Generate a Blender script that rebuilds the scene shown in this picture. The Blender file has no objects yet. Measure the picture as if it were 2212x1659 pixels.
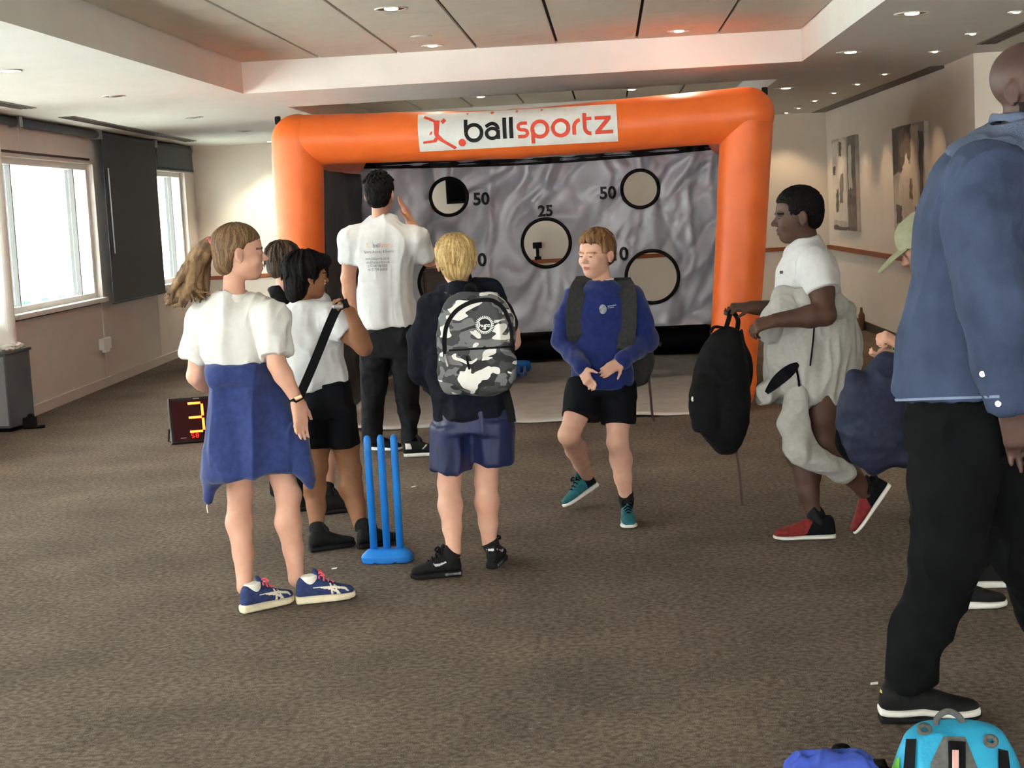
import bpy, bmesh, math, random
import numpy as np
from mathutils import Vector, Matrix
from mathutils.bvhtree import BVHTree
random.seed(7)
SC = bpy.context.scene
COL = SC.collection
# ------------------------------------------------------------------ camera
FPX, HC = 3550.0, 1.5                       # focal length in pixels of the 2212 px frame, camera height in metres
_v = np.array([209 / FPX, 389.5 / FPX, 1.0]); _v /= np.linalg.norm(_v)
_u = np.array([-0.053, 1.0, 0.0]); _u[2] = -(_u[0] * _v[0] + _u[1] * _v[1]) / _v[2]; _u /= np.linalg.norm(_u)
_r = np.cross(_u, _v)
RW = np.stack([_r, _v, _u])                 # rows: world X, Y, Z seen in (right, up, forward) of the camera
cam = bpy.data.cameras.new('camera')
cam.sensor_width = 36.0
cam.lens = FPX / 2212 * 36.0
cam.clip_end = 300
camo = bpy.data.objects.new('camera', cam)
COL.objects.link(camo)
M = Matrix.Identity(4)
for i in range(3):
    M[i][0], M[i][1], M[i][2] = RW[i, 0], RW[i, 1], -RW[i, 2]
M[2][3] = HC
camo.matrix_world = M
SC.camera = camo
# ------------------------------------------------------------------ daylight and exposure
SC.view_settings.view_transform = 'Standard'
SC.view_settings.look = 'None'
SC.view_settings.gamma = 1.0
SC.view_settings.use_curve_mapping = False
SC.view_settings.exposure = 0.3
world = bpy.data.worlds.new('overcast_sky')
SC.world = world
world.use_nodes = True
_bg = world.node_tree.nodes['Background']
_bg.inputs[0].default_value = (0.975, 1.0, 0.965, 1)
_bg.inputs[1].default_value = 13.0
SC.cycles.max_bounces = 6
SC.cycles.diffuse_bounces = 4
SC.cycles.glossy_bounces = 2
SC.cycles.transmission_bounces = 1
SC.cycles.transparent_max_bounces = 4
SC.cycles.use_adaptive_sampling = True
SC.cycles.adaptive_threshold = 0.2
SC.cycles.adaptive_min_samples = 8
SC.cycles.caustics_reflective = False
SC.cycles.caustics_refractive = False
SC.cycles.sample_clamp_indirect = 6.0
SC.cycles.use_denoising = True

# ------------------------------------------------------------------ where a sight line of the photograph meets a depth or a level
def ray(x, y):
    return RW @ np.array([(x - 1106) / FPX, -(y - 829.5) / FPX, 1.0])
def at(x, y, Y):
    d = ray(x, y)
    return np.array([0, 0, HC]) + d * (Y / d[1])
def lev(x, y, z=0.0):
    d = ray(x, y)
    return np.array([0, 0, HC]) + d * ((z - HC) / d[2])
def A3(v):
    return np.array(v, float)
def nrm(v):
    v = A3(v)
    return v / (np.linalg.norm(v) + 1e-12)

# ------------------------------------------------------------------ objects
def link(o, parent=None, label=None, cat=None, group=None, kind=None):
    COL.objects.link(o)
    if parent is not None:
        o.parent = parent
    tag(o, label, cat, group, kind)
    return o
def tag(o, label=None, cat=None, group=None, kind=None):
    if label: o['label'] = label
    if cat: o['category'] = cat
    if group: o['group'] = group
    if kind: o['kind'] = kind
    return o
def thing(name, label, cat, loc=(0, 0, 0), group=None):
    o = bpy.data.objects.new(name, None)
    o.empty_display_size = 0.1
    o.location = Vector(loc)
    return link(o, None, label, cat, group)
def put(o, parent):
    """parent a mesh built in world coordinates under an empty that may stand elsewhere"""
    o.parent = parent
    o.matrix_parent_inverse = Matrix.Translation(-Vector(parent.location)) if parent.type == 'EMPTY' else Matrix.Identity(4)
    return o
def mesh_np(name, V, Fq, mats, parent=None, smooth=True, slots=None, **kw):
    """V (n,3); Fq (m,3) or (m,4) index array or list of polygons"""
    me = bpy.data.meshes.new(name)
    V = np.asarray(V, np.float32)
    if isinstance(Fq, np.ndarray):
        k = Fq.shape[1]
        me.vertices.add(len(V)); me.vertices.foreach_set('co', V.ravel())
        me.loops.add(Fq.size); me.loops.foreach_set('vertex_index', Fq.astype(np.int32).ravel())
        me.polygons.add(len(Fq))
        me.polygons.foreach_set('loop_start', np.arange(0, Fq.size, k, dtype=np.int32))
        me.polygons.foreach_set('loop_total', np.full(len(Fq), k, np.int32))
        me.update(calc_edges=True)
    else:
        me.from_pydata([tuple(map(float, v)) for v in V], [], [tuple(map(int, f)) for f in Fq])
        me.update()
    if smooth:
        me.polygons.foreach_set('use_smooth', np.ones(len(me.polygons), bool))
    for m in (mats if isinstance(mats, (list, tuple)) else [mats]):
        me.materials.append(m)
    if slots is not None:
        me.polygons.foreach_set('material_index', np.asarray(slots, np.int32))
    me.validate()
    o = bpy.data.objects.new(name, me)
    link(o, None, **kw)
    if parent is not None:
        put(o, parent)
    return o

class MB:
    """collects plain polygons: boxes, prisms, tubes"""
    def __init__(s):
        s.V = []; s.F = []
    def add(s, V, F):
        b = len(s.V)
        s.V += [tuple(map(float, v)) for v in V]
        s.F += [tuple(i + b for i in f) for f in F]
        return s
    def box(s, lo, hi):
        x0, y0, z0 = lo; x1, y1, z1 = hi
        return s.hexa([(x0, y0, z0), (x1, y0, z0), (x1, y1, z0), (x0, y1, z0), (x0, y0, z1), (x1, y0, z1), (x1, y1, z1), (x0, y1, z1)])
    def hexa(s, P):
        return s.add(P, [(0, 3, 2, 1), (4, 5, 6, 7), (0, 1, 5, 4), (1, 2, 6, 5), (2, 3, 7, 6), (3, 0, 4, 7)])
    def prism(s, poly, d):
        """poly: 3-D outline, d: extrusion vector"""
        n = len(poly); P = [A3(p) for p in poly]; d = A3(d)
        return s.add(P + [p + d for p in P], [tuple(range(n - 1, -1, -1)), tuple(range(n, 2 * n))] + [(i, (i + 1) % n, n + (i + 1) % n, n + i) for i in range(n)])
    def tube(s, pts, r, n=10, caps=True, flat=None, side=None):
        """round (or flat elliptical) tube along pts; r number or list"""
        P = [A3(p) for p in pts]; m = len(P)
        R = [r] * m if not hasattr(r, '__len__') else list(r)
        V = []; prev = None
        for i in range(m):
            t = nrm(P[min(i + 1, m - 1)] - P[max(i - 1, 0)])
            if side is not None:
                a = A3(side[i] if np.ndim(side) == 2 else side)
            elif prev is None:
                a = A3((0, 0, 1)) if abs(t[2]) < .9 else A3((1, 0, 0))
            else:
                a = prev
            a = nrm(a - t * np.dot(a, t)); prev = a
            b = np.cross(t, a)
            fl = 1.0 if flat is None else flat
            for j in range(n):
                w = 2 * math.pi * j / n
                V.append(P[i] + R[i] * (math.cos(w) * a + fl * math.sin(w) * b))
        F = []
        for i in range(m - 1):
            for j in range(n):
                F.append((i * n + j, i * n + (j + 1) % n, (i + 1) * n + (j + 1) % n, (i + 1) * n + j))
        if caps:
            F.append(tuple(range(n - 1, -1, -1))); F.append(tuple((m - 1) * n + j for j in range(n)))
        return s.add(V, F)
    def lathe(s, c, axis, prof, n=24):
        """prof: (radius, height along axis)"""
        ax = nrm(axis); a = nrm(np.cross(ax, (0.3, 0.9, 0.1) if abs(ax[0]) > .9 else (1, 0, 0))); b = np.cross(ax, a)
        V = []; F = []
        for (r, h) in prof:
            for j in range(n):
                w = 2 * math.pi * j / n
                V.append(A3(c) + ax * h + r * (math.cos(w) * a + math.sin(w) * b))
        for i in range(len(prof) - 1):
            for j in range(n):
                F.append((i * n + j, i * n + (j + 1) % n, (i + 1) * n + (j + 1) % n, (i + 1) * n + j))
        return s.add(V, F)
    def build(s, name, mat, parent=None, smooth=False, bevel=0, sub=0, **kw):
        o = mesh_np(name, s.V, s.F, mat, parent, smooth, **kw)
        bm = bmesh.new(); bm.from_mesh(o.data)
        bmesh.ops.recalc_face_normals(bm, faces=bm.faces)
        bm.to_mesh(o.data); bm.free()
        if bevel:
            b = o.modifiers.new('bevel', 'BEVEL'); b.width = bevel; b.segments = 2; b.limit_method = 'ANGLE'
        if sub:
            b = o.modifiers.new('sub', 'SUBSURF'); b.levels = b.render_levels = sub
        return o

def ribbon(path, w, normal, th=0.003):
    """flat strap along path, width w, facing normal (one or per point)"""
    P = [A3(p) for p in path]; m = len(P); V = []
    for i in range(m):
        t = nrm(P[min(i + 1, m - 1)] - P[max(i - 1, 0)])
        n = nrm(normal[i] if np.ndim(normal) == 2 else normal)
        sd = nrm(np.cross(t, n)); n = np.cross(sd, t)
        ww = w[i] if hasattr(w, '__len__') else w
        V += [P[i] - sd * ww / 2 - n * th / 2, P[i] + sd * ww / 2 - n * th / 2, P[i] + sd * ww / 2 + n * th / 2, P[i] - sd * ww / 2 + n * th / 2]
    F = [(0, 1, 2, 3), tuple(4 * (m - 1) + k for k in (3, 2, 1, 0))]
    for i in range(m - 1):
        for k in range(4):
            F.append((4 * i + k, 4 * i + (k + 1) % 4, 4 * (i + 1) + (k + 1) % 4, 4 * (i + 1) + k))
    mb = MB(); mb.add(V, F)
    return mb

def curve(pts, n=24):
    """Catmull-Rom through pts"""
    P = [A3(p) for p in pts]; P = [2 * P[0] - P[1]] + P + [2 * P[-1] - P[-2]]
    out = []; seg = len(P) - 3
    for i in range(seg):
        p0, p1, p2, p3 = P[i:i + 4]
        for j in range(n):
            t = j / n
            out.append(.5 * (2 * p1 + (p2 - p0) * t + (2 * p0 - 5 * p1 + 4 * p2 - p3) * t * t + (3 * p1 - p0 - 3 * p2 + p3) * t ** 3))
    out.append(P[-2])
    return out

# ------------------------------------------------------------------ materials
def lin(c):
    return tuple(((v / 255) / 12.92 if v / 255 <= .04045 else ((v / 255 + .055) / 1.055) ** 2.4) for v in c) + (1,)
MATS = {}
def mat(name, c, rough=.7, c2=None, scale=20, detail=4, bump=0.0, bscale=None, stretch=None, metal=0, sheen=0, spec=.28, pos=(.35, .65), coat=0, transm=0, alpha=1, sss=0):
    """procedural surface: base colour c mixed towards c2 by noise, with optional relief"""
    if name in MATS: return MATS[name]
    m = bpy.data.materials.new(name); m.use_nodes = True
    nt = m.node_tree; b = nt.nodes['Principled BSDF']
    b.inputs['Roughness'].default_value = rough
    b.inputs['Metallic'].default_value = metal
    b.inputs['Specular IOR Level'].default_value = spec
    if sheen: b.inputs['Sheen Weight'].default_value = sheen
    if coat: b.inputs['Coat Weight'].default_value = coat
    if transm: b.inputs['Transmission Weight'].default_value = transm
    if alpha < 1: b.inputs['Alpha'].default_value = alpha
    if sss:
        b.inputs['Subsurface Weight'].default_value = sss
        b.inputs['Subsurface Radius'].default_value = (.01, .004, .002)
    b.inputs['Base Color'].default_value = lin(c)
    tc = nt.nodes.new('ShaderNodeTexCoord'); mp = nt.nodes.new('ShaderNodeMapping')
    nt.links.new(tc.outputs['Object'], mp.inputs[0])
    if stretch: mp.inputs['Scale'].default_value = stretch
    if c2 is not None:
        n = nt.nodes.new('ShaderNodeTexNoise'); n.inputs['Scale'].default_value = scale; n.inputs['Detail'].default_value = detail
        nt.links.new(mp.outputs[0], n.inputs['Vector'])
        r = nt.nodes.new('ShaderNodeValToRGB')
        r.color_ramp.elements[0].position = pos[0]; r.color_ramp.elements[0].color = lin(c)
        r.color_ramp.elements[1].position = pos[1]; r.color_ramp.elements[1].color = lin(c2)
        nt.links.new(n.outputs['Fac'], r.inputs[0]); nt.links.new(r.outputs[0], b.inputs['Base Color'])
    if bump:
        n2 = nt.nodes.new('ShaderNodeTexNoise'); n2.inputs['Scale'].default_value = bscale or scale * 4; n2.inputs['Detail'].default_value = 3
        nt.links.new(mp.outputs[0], n2.inputs['Vector'])
        bp = nt.nodes.new('ShaderNodeBump'); bp.inputs['Strength'].default_value = bump; bp.inputs['Distance'].default_value = .01
        nt.links.new(n2.outputs['Fac'], bp.inputs['Height']); nt.links.new(bp.outputs[0], b.inputs['Normal'])
    MATS[name] = m
    return m
def glow(name, c, s):
    if name in MATS: return MATS[name]
    m = bpy.data.materials.new(name); m.use_nodes = True
    b = m.node_tree.nodes['Principled BSDF']
    b.inputs['Base Color'].default_value = lin(c)
    b.inputs['Emission Color'].default_value = lin(c); b.inputs['Emission Strength'].default_value = s
    MATS[name] = m
    return m

# ------------------------------------------------------------------ solid modelling by distance fields (bodies, clothes, bags)
_rs = np.random.RandomState(3)
_H = _rs.rand(64, 64, 64).astype(np.float32)
def vnoise(p, s=1.0, seed=0):
    q = np.asarray(p, np.float64) * s + seed * 17.31 + 100
    i = np.floor(q).astype(int); f = q - i; f = f * f * (3 - 2 * f); i &= 63; j = (i + 1) & 63
    x0, y0, z0 = i[:, 0], i[:, 1], i[:, 2]; x1, y1, z1 = j[:, 0], j[:, 1], j[:, 2]
    fx, fy, fz = f[:, 0], f[:, 1], f[:, 2]
    a = _H[x0, y0, z0] * (1 - fx) + _H[x1, y0, z0] * fx; b = _H[x0, y1, z0] * (1 - fx) + _H[x1, y1, z0] * fx
    c = _H[x0, y0, z1] * (1 - fx) + _H[x1, y0, z1] * fx; d = _H[x0, y1, z1] * (1 - fx) + _H[x1, y1, z1] * fx
    return (a * (1 - fy) + b * fy) * (1 - fz) + (c * (1 - fy) + d * fy) * fz - .5
def frame(a, side=(1, 0, 0)):
    a = nrm(a); s = A3(side); s = nrm(s - a * np.dot(a, s))
    return np.stack([s, np.cross(a, s), a])          # rows: side, other, axis
class SDF:
    def __init__(s, res=.006):
        s.res = res; s.P = []
    def _p(s, lo, hi, fn, k, op):
        s.P.append((A3(lo), A3(hi), fn, k, op)); return s
    def cone(s, a, b, ra, rb=None, k=.012, op='u'):
        a = A3(a); b = A3(b); rb = ra if rb is None else rb; ab = b - a; L2 = max(ab @ ab, 1e-9); R = max(ra, rb)
        def fn(x, y, z):
            t = np.clip(((x - a[0]) * ab[0] + (y - a[1]) * ab[1] + (z - a[2]) * ab[2]) / L2, 0, 1)
            return np.sqrt((x - a[0] - t * ab[0]) ** 2 + (y - a[1] - t * ab[1]) ** 2 + (z - a[2] - t * ab[2]) ** 2) - (ra + t * (rb - ra))
        return s._p(np.minimum(a, b) - R, np.maximum(a, b) + R, fn, k, op)
    def chain(s, pts, radii, k=.012, op='u'):
        for i in range(len(pts) - 1):
            s.cone(pts[i], pts[i + 1], radii[i], radii[i + 1], k, op)
        return s
    def ell(s, c, r, Fm=None, k=.012, op='u'):
        c = A3(c); r = A3(r) if np.ndim(r) else np.full(3, float(r)); Fm = np.eye(3) if Fm is None else Fm; R = r.max()
        def fn(x, y, z):
            x = x - c[0]; y = y - c[1]; z = z - c[2]
            q = [(Fm[i, 0] * x + Fm[i, 1] * y + Fm[i, 2] * z) / r[i] for i in range(3)]
            k0 = np.sqrt(q[0] ** 2 + q[1] ** 2 + q[2] ** 2); k1 = np.sqrt((q[0] / r[0]) ** 2 + (q[1] / r[1]) ** 2 + (q[2] / r[2]) ** 2) + 1e-9
            return k0 * (k0 - 1) / k1
        return s._p(c - R, c + R, fn, k, op)
    def box(s, c, h, Fm=None, rnd=.01, k=.005, op='u'):
        c = A3(c); h = A3(h); Fm = np.eye(3) if Fm is None else Fm; R = np.abs(Fm.T) @ h
        def fn(x, y, z):
            x = x - c[0]; y = y - c[1]; z = z - c[2]
            q = [np.abs(Fm[i, 0] * x + Fm[i, 1] * y + Fm[i, 2] * z) - h[i] + rnd for i in range(3)]
            return np.sqrt(np.maximum(q[0], 0) ** 2 + np.maximum(q[1], 0) ** 2 + np.maximum(q[2], 0) ** 2) + np.minimum(np.maximum(q[0], np.maximum(q[1], q[2])), 0) - rnd
        return s._p(c - R, c + R, fn, k, op)
    def loft(s, rows, side=(1, 0, 0), n=2.0, k=.012, op='u', rnd=0.0):
        """rows: (centre, rx, ry) along a nearly straight axis; elliptical (n=2) to boxy (n>2) sections"""
        C = np.array([A3(r[0]) for r in rows]); RX = np.array([r[1] for r in rows], float); RY = np.array([r[2] for r in rows], float)
        ax = C[-1] - C[0]; L = np.linalg.norm(ax); ax = ax / L
        Fm = frame(ax, side)
        T = (C - C[0]) @ ax; U = (C - C[0]) @ Fm[0]; W = (C - C[0]) @ Fm[1]
        tt = np.linspace(0, L, 80)
        def sm(Yv):
            o = np.interp(tt, T, Yv)
            for _ in range(3):
                o[1:-1] = (o[:-2] + 2 * o[1:-1] + o[2:]) / 4
            return o
        u_, w_, rx_, ry_ = sm(U), sm(W), sm(RX), sm(RY)
        R = max(RX.max(), RY.max()); c0 = C[0]
        def fn(x, y, z):
            x = x - c0[0]; y = y - c0[1]; z = z - c0[2]
            t = x * ax[0] + y * ax[1] + z * ax[2]
            u = x * Fm[0, 0] + y * Fm[0, 1] + z * Fm[0, 2]; w = x * Fm[1, 0] + y * Fm[1, 1] + z * Fm[1, 2]
            rx = np.interp(t, tt, rx_); ry = np.interp(t, tt, ry_)
            u = u - np.interp(t, tt, u_); w = w - np.interp(t, tt, w_)
            if n == 2:
                k0 = np.sqrt((u / rx) ** 2 + (w / ry) ** 2); k1 = np.sqrt((u / rx ** 2) ** 2 + (w / ry ** 2) ** 2) + 1e-6
                d = k0 * (k0 - 1) / k1
                d = np.where(k0 < .3, -.5 * np.minimum(rx, ry), d)
            else:
                d = ((np.abs(u / rx) ** n + np.abs(w / ry) ** n) ** (1 / n) - 1) * np.minimum(rx, ry)
            tc = np.maximum(-t, t - L)
            if rnd:
                q0 = np.maximum(d + rnd, 0); q1 = np.maximum(tc + rnd, 0)
                return np.sqrt(q0 * q0 + q1 * q1) + np.minimum(np.maximum(d, tc) + rnd, 0) - rnd
            return np.maximum(d, tc)
        return s._p(C.min(0) - R, C.max(0) + R, fn, k, op)
    def cut(s, c, nv):
        """keep the side where (p-c).n < 0"""
        c = A3(c); nv = nrm(nv)
        return s._p((-1e9,) * 3, (1e9,) * 3, lambda x, y, z: (x - c[0]) * nv[0] + (y - c[1]) * nv[1] + (z - c[2]) * nv[2], 0, 'i')
    def build(s, name, mats, parent=None, disp=None, smooth=1, paint=None, **kw):
        res = s.res
        lo = np.min([p[0] for p in s.P if p[4] == 'u'], 0) - 4 * res; hi = np.max([p[1] for p in s.P if p[4] == 'u'], 0) + 4 * res
        n = np.ceil((hi - lo) / res).astype(int) + 1
        f = np.full(n, 1.0, np.float32)
        ax = [lo[i] + res * np.arange(n[i]) for i in range(3)]
        for (a, b, fn, k, op) in s.P:
            m = k + 3 * res
            i0 = np.clip(np.floor((a - m - lo) / res), 0, n).astype(int); i1 = np.clip(np.ceil((b + m - lo) / res) + 1, 0, n).astype(int)
            if np.any(i1 <= i0): continue
            sl = tuple(slice(i0[i], i1[i]) for i in range(3))
            d = fn(ax[0][sl[0]][:, None, None], ax[1][sl[1]][None, :, None], ax[2][sl[2]][None, None, :])
            g = f[sl]
            if op == 'u':
                if k > 0:
                    h = np.maximum(k - np.abs(g - d), 0) / k
                    f[sl] = np.minimum(g, d) - h * h * k * .25
                else: f[sl] = np.minimum(g, d)
            elif op == 's':
                d = -d
                if k > 0:
                    h = np.maximum(k - np.abs(g - d), 0) / k
                    f[sl] = np.maximum(g, d) + h * h * k * .25
                else: f[sl] = np.maximum(g, d)
            else: f[sl] = np.maximum(g, d)
        V, Q = surfnets(f, lo, res)
        for _ in range(smooth): V = relax(V, Q)
        if disp is not None:
            N = vnormals(V, Q); V = V + N * np.asarray(disp(V))[:, None]
        slots = None
        if paint is not None:
            slots = paint(V[Q].mean(1))
        return mesh_np(name, V, Q, mats, parent, True, slots, **kw)
def surfnets(f, lo, res):
    s = f < 0
    c = [s[i:s.shape[0] - 1 + i, j:s.shape[1] - 1 + j, k:s.shape[2] - 1 + k] for i in (0, 1) for j in (0, 1) for k in (0, 1)]
    allc = c[0].copy(); anyc = c[0].copy()
    for q in c[1:]:
        allc &= q; anyc |= q
    I = np.argwhere(anyc & ~allc)
    idx = np.full(anyc.shape, -1, np.int32); idx[tuple(I.T)] = np.arange(len(I))
    off = [(i, j, k) for i in (0, 1) for j in (0, 1) for k in (0, 1)]
    val = np.stack([f[I[:, 0] + o[0], I[:, 1] + o[1], I[:, 2] + o[2]] for o in off], 1).astype(np.float64)
    acc = np.zeros((len(I), 3)); cnt = np.zeros(len(I))
    for a in range(8):
        for b in range(a + 1, 8):
            if sum(abs(off[a][q] - off[b][q]) for q in range(3)) != 1: continue
            m = (val[:, a] < 0) != (val[:, b] < 0)
            t = val[m, a] / (val[m, a] - val[m, b])
            acc[m] += A3(off[a]) + t[:, None] * (A3(off[b]) - A3(off[a])); cnt[m] += 1
    V = lo + res * (I + acc / cnt[:, None])
    Q = []
    for axis in range(3):
        sl0 = [slice(None)] * 3; sl1 = [slice(None)] * 3
        sl0[axis] = slice(0, -1); sl1[axis] = slice(1, None)
        E = np.argwhere(s[tuple(sl0)] != s[tuple(sl1)])
        o1, o2 = [q for q in range(3) if q != axis]
        E = E[(E[:, o1] > 0) & (E[:, o2] > 0) & (E[:, o1] < idx.shape[o1]) & (E[:, o2] < idx.shape[o2])]
        neg = s[tuple(E.T)]
        def cell(d1, d2):
            G = E.copy(); G[:, o1] += d1; G[:, o2] += d2
            return idx[tuple(G.T)]
        q = np.stack([cell(-1, -1), cell(0, -1), cell(0, 0), cell(-1, 0)], 1)
        flip = neg if axis != 1 else ~neg
        q[~flip] = q[~flip][:, ::-1]
        Q.append(q)
    Q = np.concatenate(Q)
    return V, Q[(Q >= 0).all(1)]
def relax(V, Q, w=.5):
    n = len(V); a = Q.ravel(); b = np.roll(Q, -1, 1).ravel()
    cnt = np.bincount(a, minlength=n) + np.bincount(b, minlength=n)
    out = np.empty_like(V)
    for i in range(3):
        sm = np.bincount(a, V[b, i], n) + np.bincount(b, V[a, i], n)
        out[:, i] = sm / np.maximum(cnt, 1)
    return V * (1 - w) + out * w
def vnormals(V, Q):
    fn = np.cross(V[Q[:, 2]] - V[Q[:, 0]], V[Q[:, 3]] - V[Q[:, 1]])
    N = np.zeros_like(V)
    for i in range(3):
        for k in range(4):
            N[:, i] += np.bincount(Q[:, k], fn[:, i], len(V))
    return N / (np.linalg.norm(N, axis=1, keepdims=True) + 1e-12)
def folds(sc=(9, 9, 9), amp=.006, seed=0, sc2=None, amp2=0):
    """cloth folds: ridged noise, sc = cycles per metre along x, y, z"""
    def fn(V):
        W = V + np.stack([vnoise(V, 5, seed + 1), vnoise(V, 5, seed + 2), vnoise(V, 5, seed + 3)], 1) * .06
        a = vnoise(W * A3(sc), 1, seed)
        o = 1.6 * amp * (.8 - 4 * np.abs(a))
        if amp2: o = o + 1.6 * amp2 * (.8 - 4 * np.abs(vnoise(W * A3(sc2), 1, seed + 9)))
        return o
    return fn

# ------------------------------------------------------------------ flat print laid onto a surface
def bvh_of(o):
    me = o.data; pm = o.matrix_parent_inverse
    return BVHTree.FromPolygons([v.co.copy() for v in me.vertices], [tuple(p.vertices) for p in me.polygons])
def decal(name, polys, org, xd, yd, tgt, m, parent, lift=.002, cut=.012, **kw):
    """polys: list of 2-D outlines (metres) in the frame org, xd, yd, dropped along xd x yd onto tgt (a BVH)"""
    org = A3(org); xd = nrm(xd); yd = nrm(yd); nd = np.cross(xd, yd)
    bm = bmesh.new()
    for poly in polys:
        vs = [bm.verts.new((p[0], p[1], 0)) for p in poly]
        try: bm.faces.new(vs)
        except ValueError: pass
    bmesh.ops.triangulate(bm, faces=bm.faces)
    for _ in range(6):
        E = [e for e in bm.edges if e.calc_length() > cut]
        if not E: break
        bmesh.ops.subdivide_edges(bm, edges=E, cuts=1)
        bmesh.ops.triangulate(bm, faces=[f for f in bm.faces if len(f.verts) > 3])
    V = []
    for v in bm.verts:
        p = org + xd * v.co.x + yd * v.co.y
        if tgt is not None:
            h = tgt.ray_cast(Vector(p + nd * .4), Vector(-nd), .9)
            if h[0] is not None: p = A3(h[0]) + nd * lift
            else:
                h = tgt.find_nearest(Vector(p))
                if h[0] is not None: p = A3(h[0]) + nd * lift
        V.append(p)
    bm.verts.index_update()
    F = [tuple(v.index for v in f.verts) for f in bm.faces]
    bm.free()
    return mesh_np(name, V, F, m, parent, False, **kw)
def arc(cx, cy, r, a0, a1, n=18, ry=None):
    ry = r if ry is None else ry
    return [(cx + r * math.cos(math.radians(a0 + (a1 - a0) * i / n)), cy + ry * math.sin(math.radians(a0 + (a1 - a0) * i / n))) for i in range(n + 1)]
def stroke(path, w):
    """2-D ribbon quads along path"""
    P = [A3((p[0], p[1])) for p in path]; L = []; Rr = []
    for i in range(len(P)):
        t = P[min(i + 1, len(P) - 1)] - P[max(i - 1, 0)]; t = t / (np.linalg.norm(t) + 1e-9); nn = A3((-t[1], t[0]))
        L.append(P[i] + nn * w / 2); Rr.append(P[i] - nn * w / 2)
    return [[tuple(L[i]), tuple(L[i + 1]), tuple(Rr[i + 1]), tuple(Rr[i])] for i in range(len(P) - 1)]
def text_polys(txt, size, bold=0.0):
    """outline polygons of a line of text as triangles in 2-D, origin at the left of the baseline"""
    cu = bpy.data.curves.new('t', 'FONT'); cu.body = txt; cu.size = size; cu.offset = bold; cu.resolution_u = 3
    ob = bpy.data.objects.new('t', cu); COL.objects.link(ob)
    dg = bpy.context.evaluated_depsgraph_get(); dg.update()
    me = bpy.data.meshes.new_from_object(ob.evaluated_get(dg))
    out = [[(me.vertices[i].co.x, me.vertices[i].co.y) for i in p.vertices] for p in me.polygons]
    bpy.data.objects.remove(ob); bpy.data.curves.remove(cu); bpy.data.meshes.remove(me)
    return out
def shift(polys, dx, dy, sx=1, sy=None):
    sy = sx if sy is None else sy
    return [[(x * sx + dx, y * sy + dy) for x, y in p] for p in polys]
# ================================================================== the room
CZ, TZ = 2.465, 2.70
def wx(Y): return -4.86 - .0369 * (Y - 13.4)          # window wall
def rx_(Y): return 2.735 - .0215 * (Y - 13.7)         # right wall
def WL(Y, z, d=0.0): return (wx(Y) + d, Y + d * .0369, z)
m_ceil = mat('ceiling_paint', (238, 237, 230), .9, (234, 233, 226), 3)
m_wall = mat('wall_paint_cream', (229, 219, 205), .85, (224, 213, 199), 2)
m_wallL = mat('window_wall_paint', (214, 206, 200), .8, (209, 200, 194), 2)
m_white = mat('white_frame', (236, 236, 232), .5)
m_tile = mat('ceiling_tile_face', (222, 217, 202), .8, (217, 211, 196), 6, bump=.05, bscale=300)
m_dark = mat('dark_void', (22, 21, 20), .9)
m_wood = mat('stained_rail_wood', (150, 84, 46), .5, (128, 68, 36), 8, stretch=(2, 2, 30))
m_skirt = mat('brown_skirting', (62, 44, 34), .6)
m_grille = mat('grey_grille', (128, 122, 115), .7)
# carpet
m_carpet = mat('carpet', (134, 120, 108), .95, (94, 84, 75), 46, 5, bump=.5, bscale=220, spec=.1, pos=(.36, .64))
nt = m_carpet.node_tree; b = nt.nodes['Principled BSDF']
n2 = nt.nodes.new('ShaderNodeTexNoise'); n2.inputs['Scale'].default_value = 1.7; n2.inputs['Detail'].default_value = 5
tcn = [n for n in nt.nodes if n.type == 'TEX_COORD'][0]
nt.links.new(tcn.outputs['Object'], n2.inputs['Vector'])
mx = nt.nodes.new('ShaderNodeMix'); mx.data_type = 'RGBA'; mx.blend_type = 'MULTIPLY'; mx.inputs[0].default_value = .7
rp = [n for n in nt.nodes if n.type == 'VALTORGB'][0]
rp2 = nt.nodes.new('ShaderNodeValToRGB'); rp2.color_ramp.elements[0].position = .3; rp2.color_ramp.elements[1].position = .7
rp2.color_ramp.elements[0].color = (.50, .49, .47, 1); rp2.color_ramp.elements[1].color = (1, .97, .92, 1)
nt.links.new(n2.outputs['Fac'], rp2.inputs[0]); nt.links.new(rp.outputs[0], mx.inputs[6]); nt.links.new(rp2.outputs[0], mx.inputs[7])
n3 = nt.nodes.new('ShaderNodeTexNoise'); n3.inputs['Scale'].default_value = 42; n3.inputs['Detail'].default_value = 2
nt.links.new(tcn.outputs['Object'], n3.inputs['Vector'])
r3 = nt.nodes.new('ShaderNodeValToRGB'); r3.color_ramp.elements[0].position = .64; r3.color_ramp.elements[0].color = (0, 0, 0, 1); r3.color_ramp.elements[1].position = .74; r3.color_ramp.elements[1].color = (.55, .55, .55, 1)
nt.links.new(n3.outputs['Fac'], r3.inputs[0])
m3 = nt.nodes.new('ShaderNodeMix'); m3.data_type = 'RGBA'; m3.inputs[7].default_value = lin((156, 146, 134)); nt.links.new(r3.outputs[0], m3.inputs[0]); nt.links.new(mx.outputs[2], m3.inputs[6])
nt.links.new(m3.outputs[2], b.inputs['Base Color'])
MB().box((-5.9, -5, -.05), (6.6, 20.5, 0)).build('floor', m_carpet, kind='structure')

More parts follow.
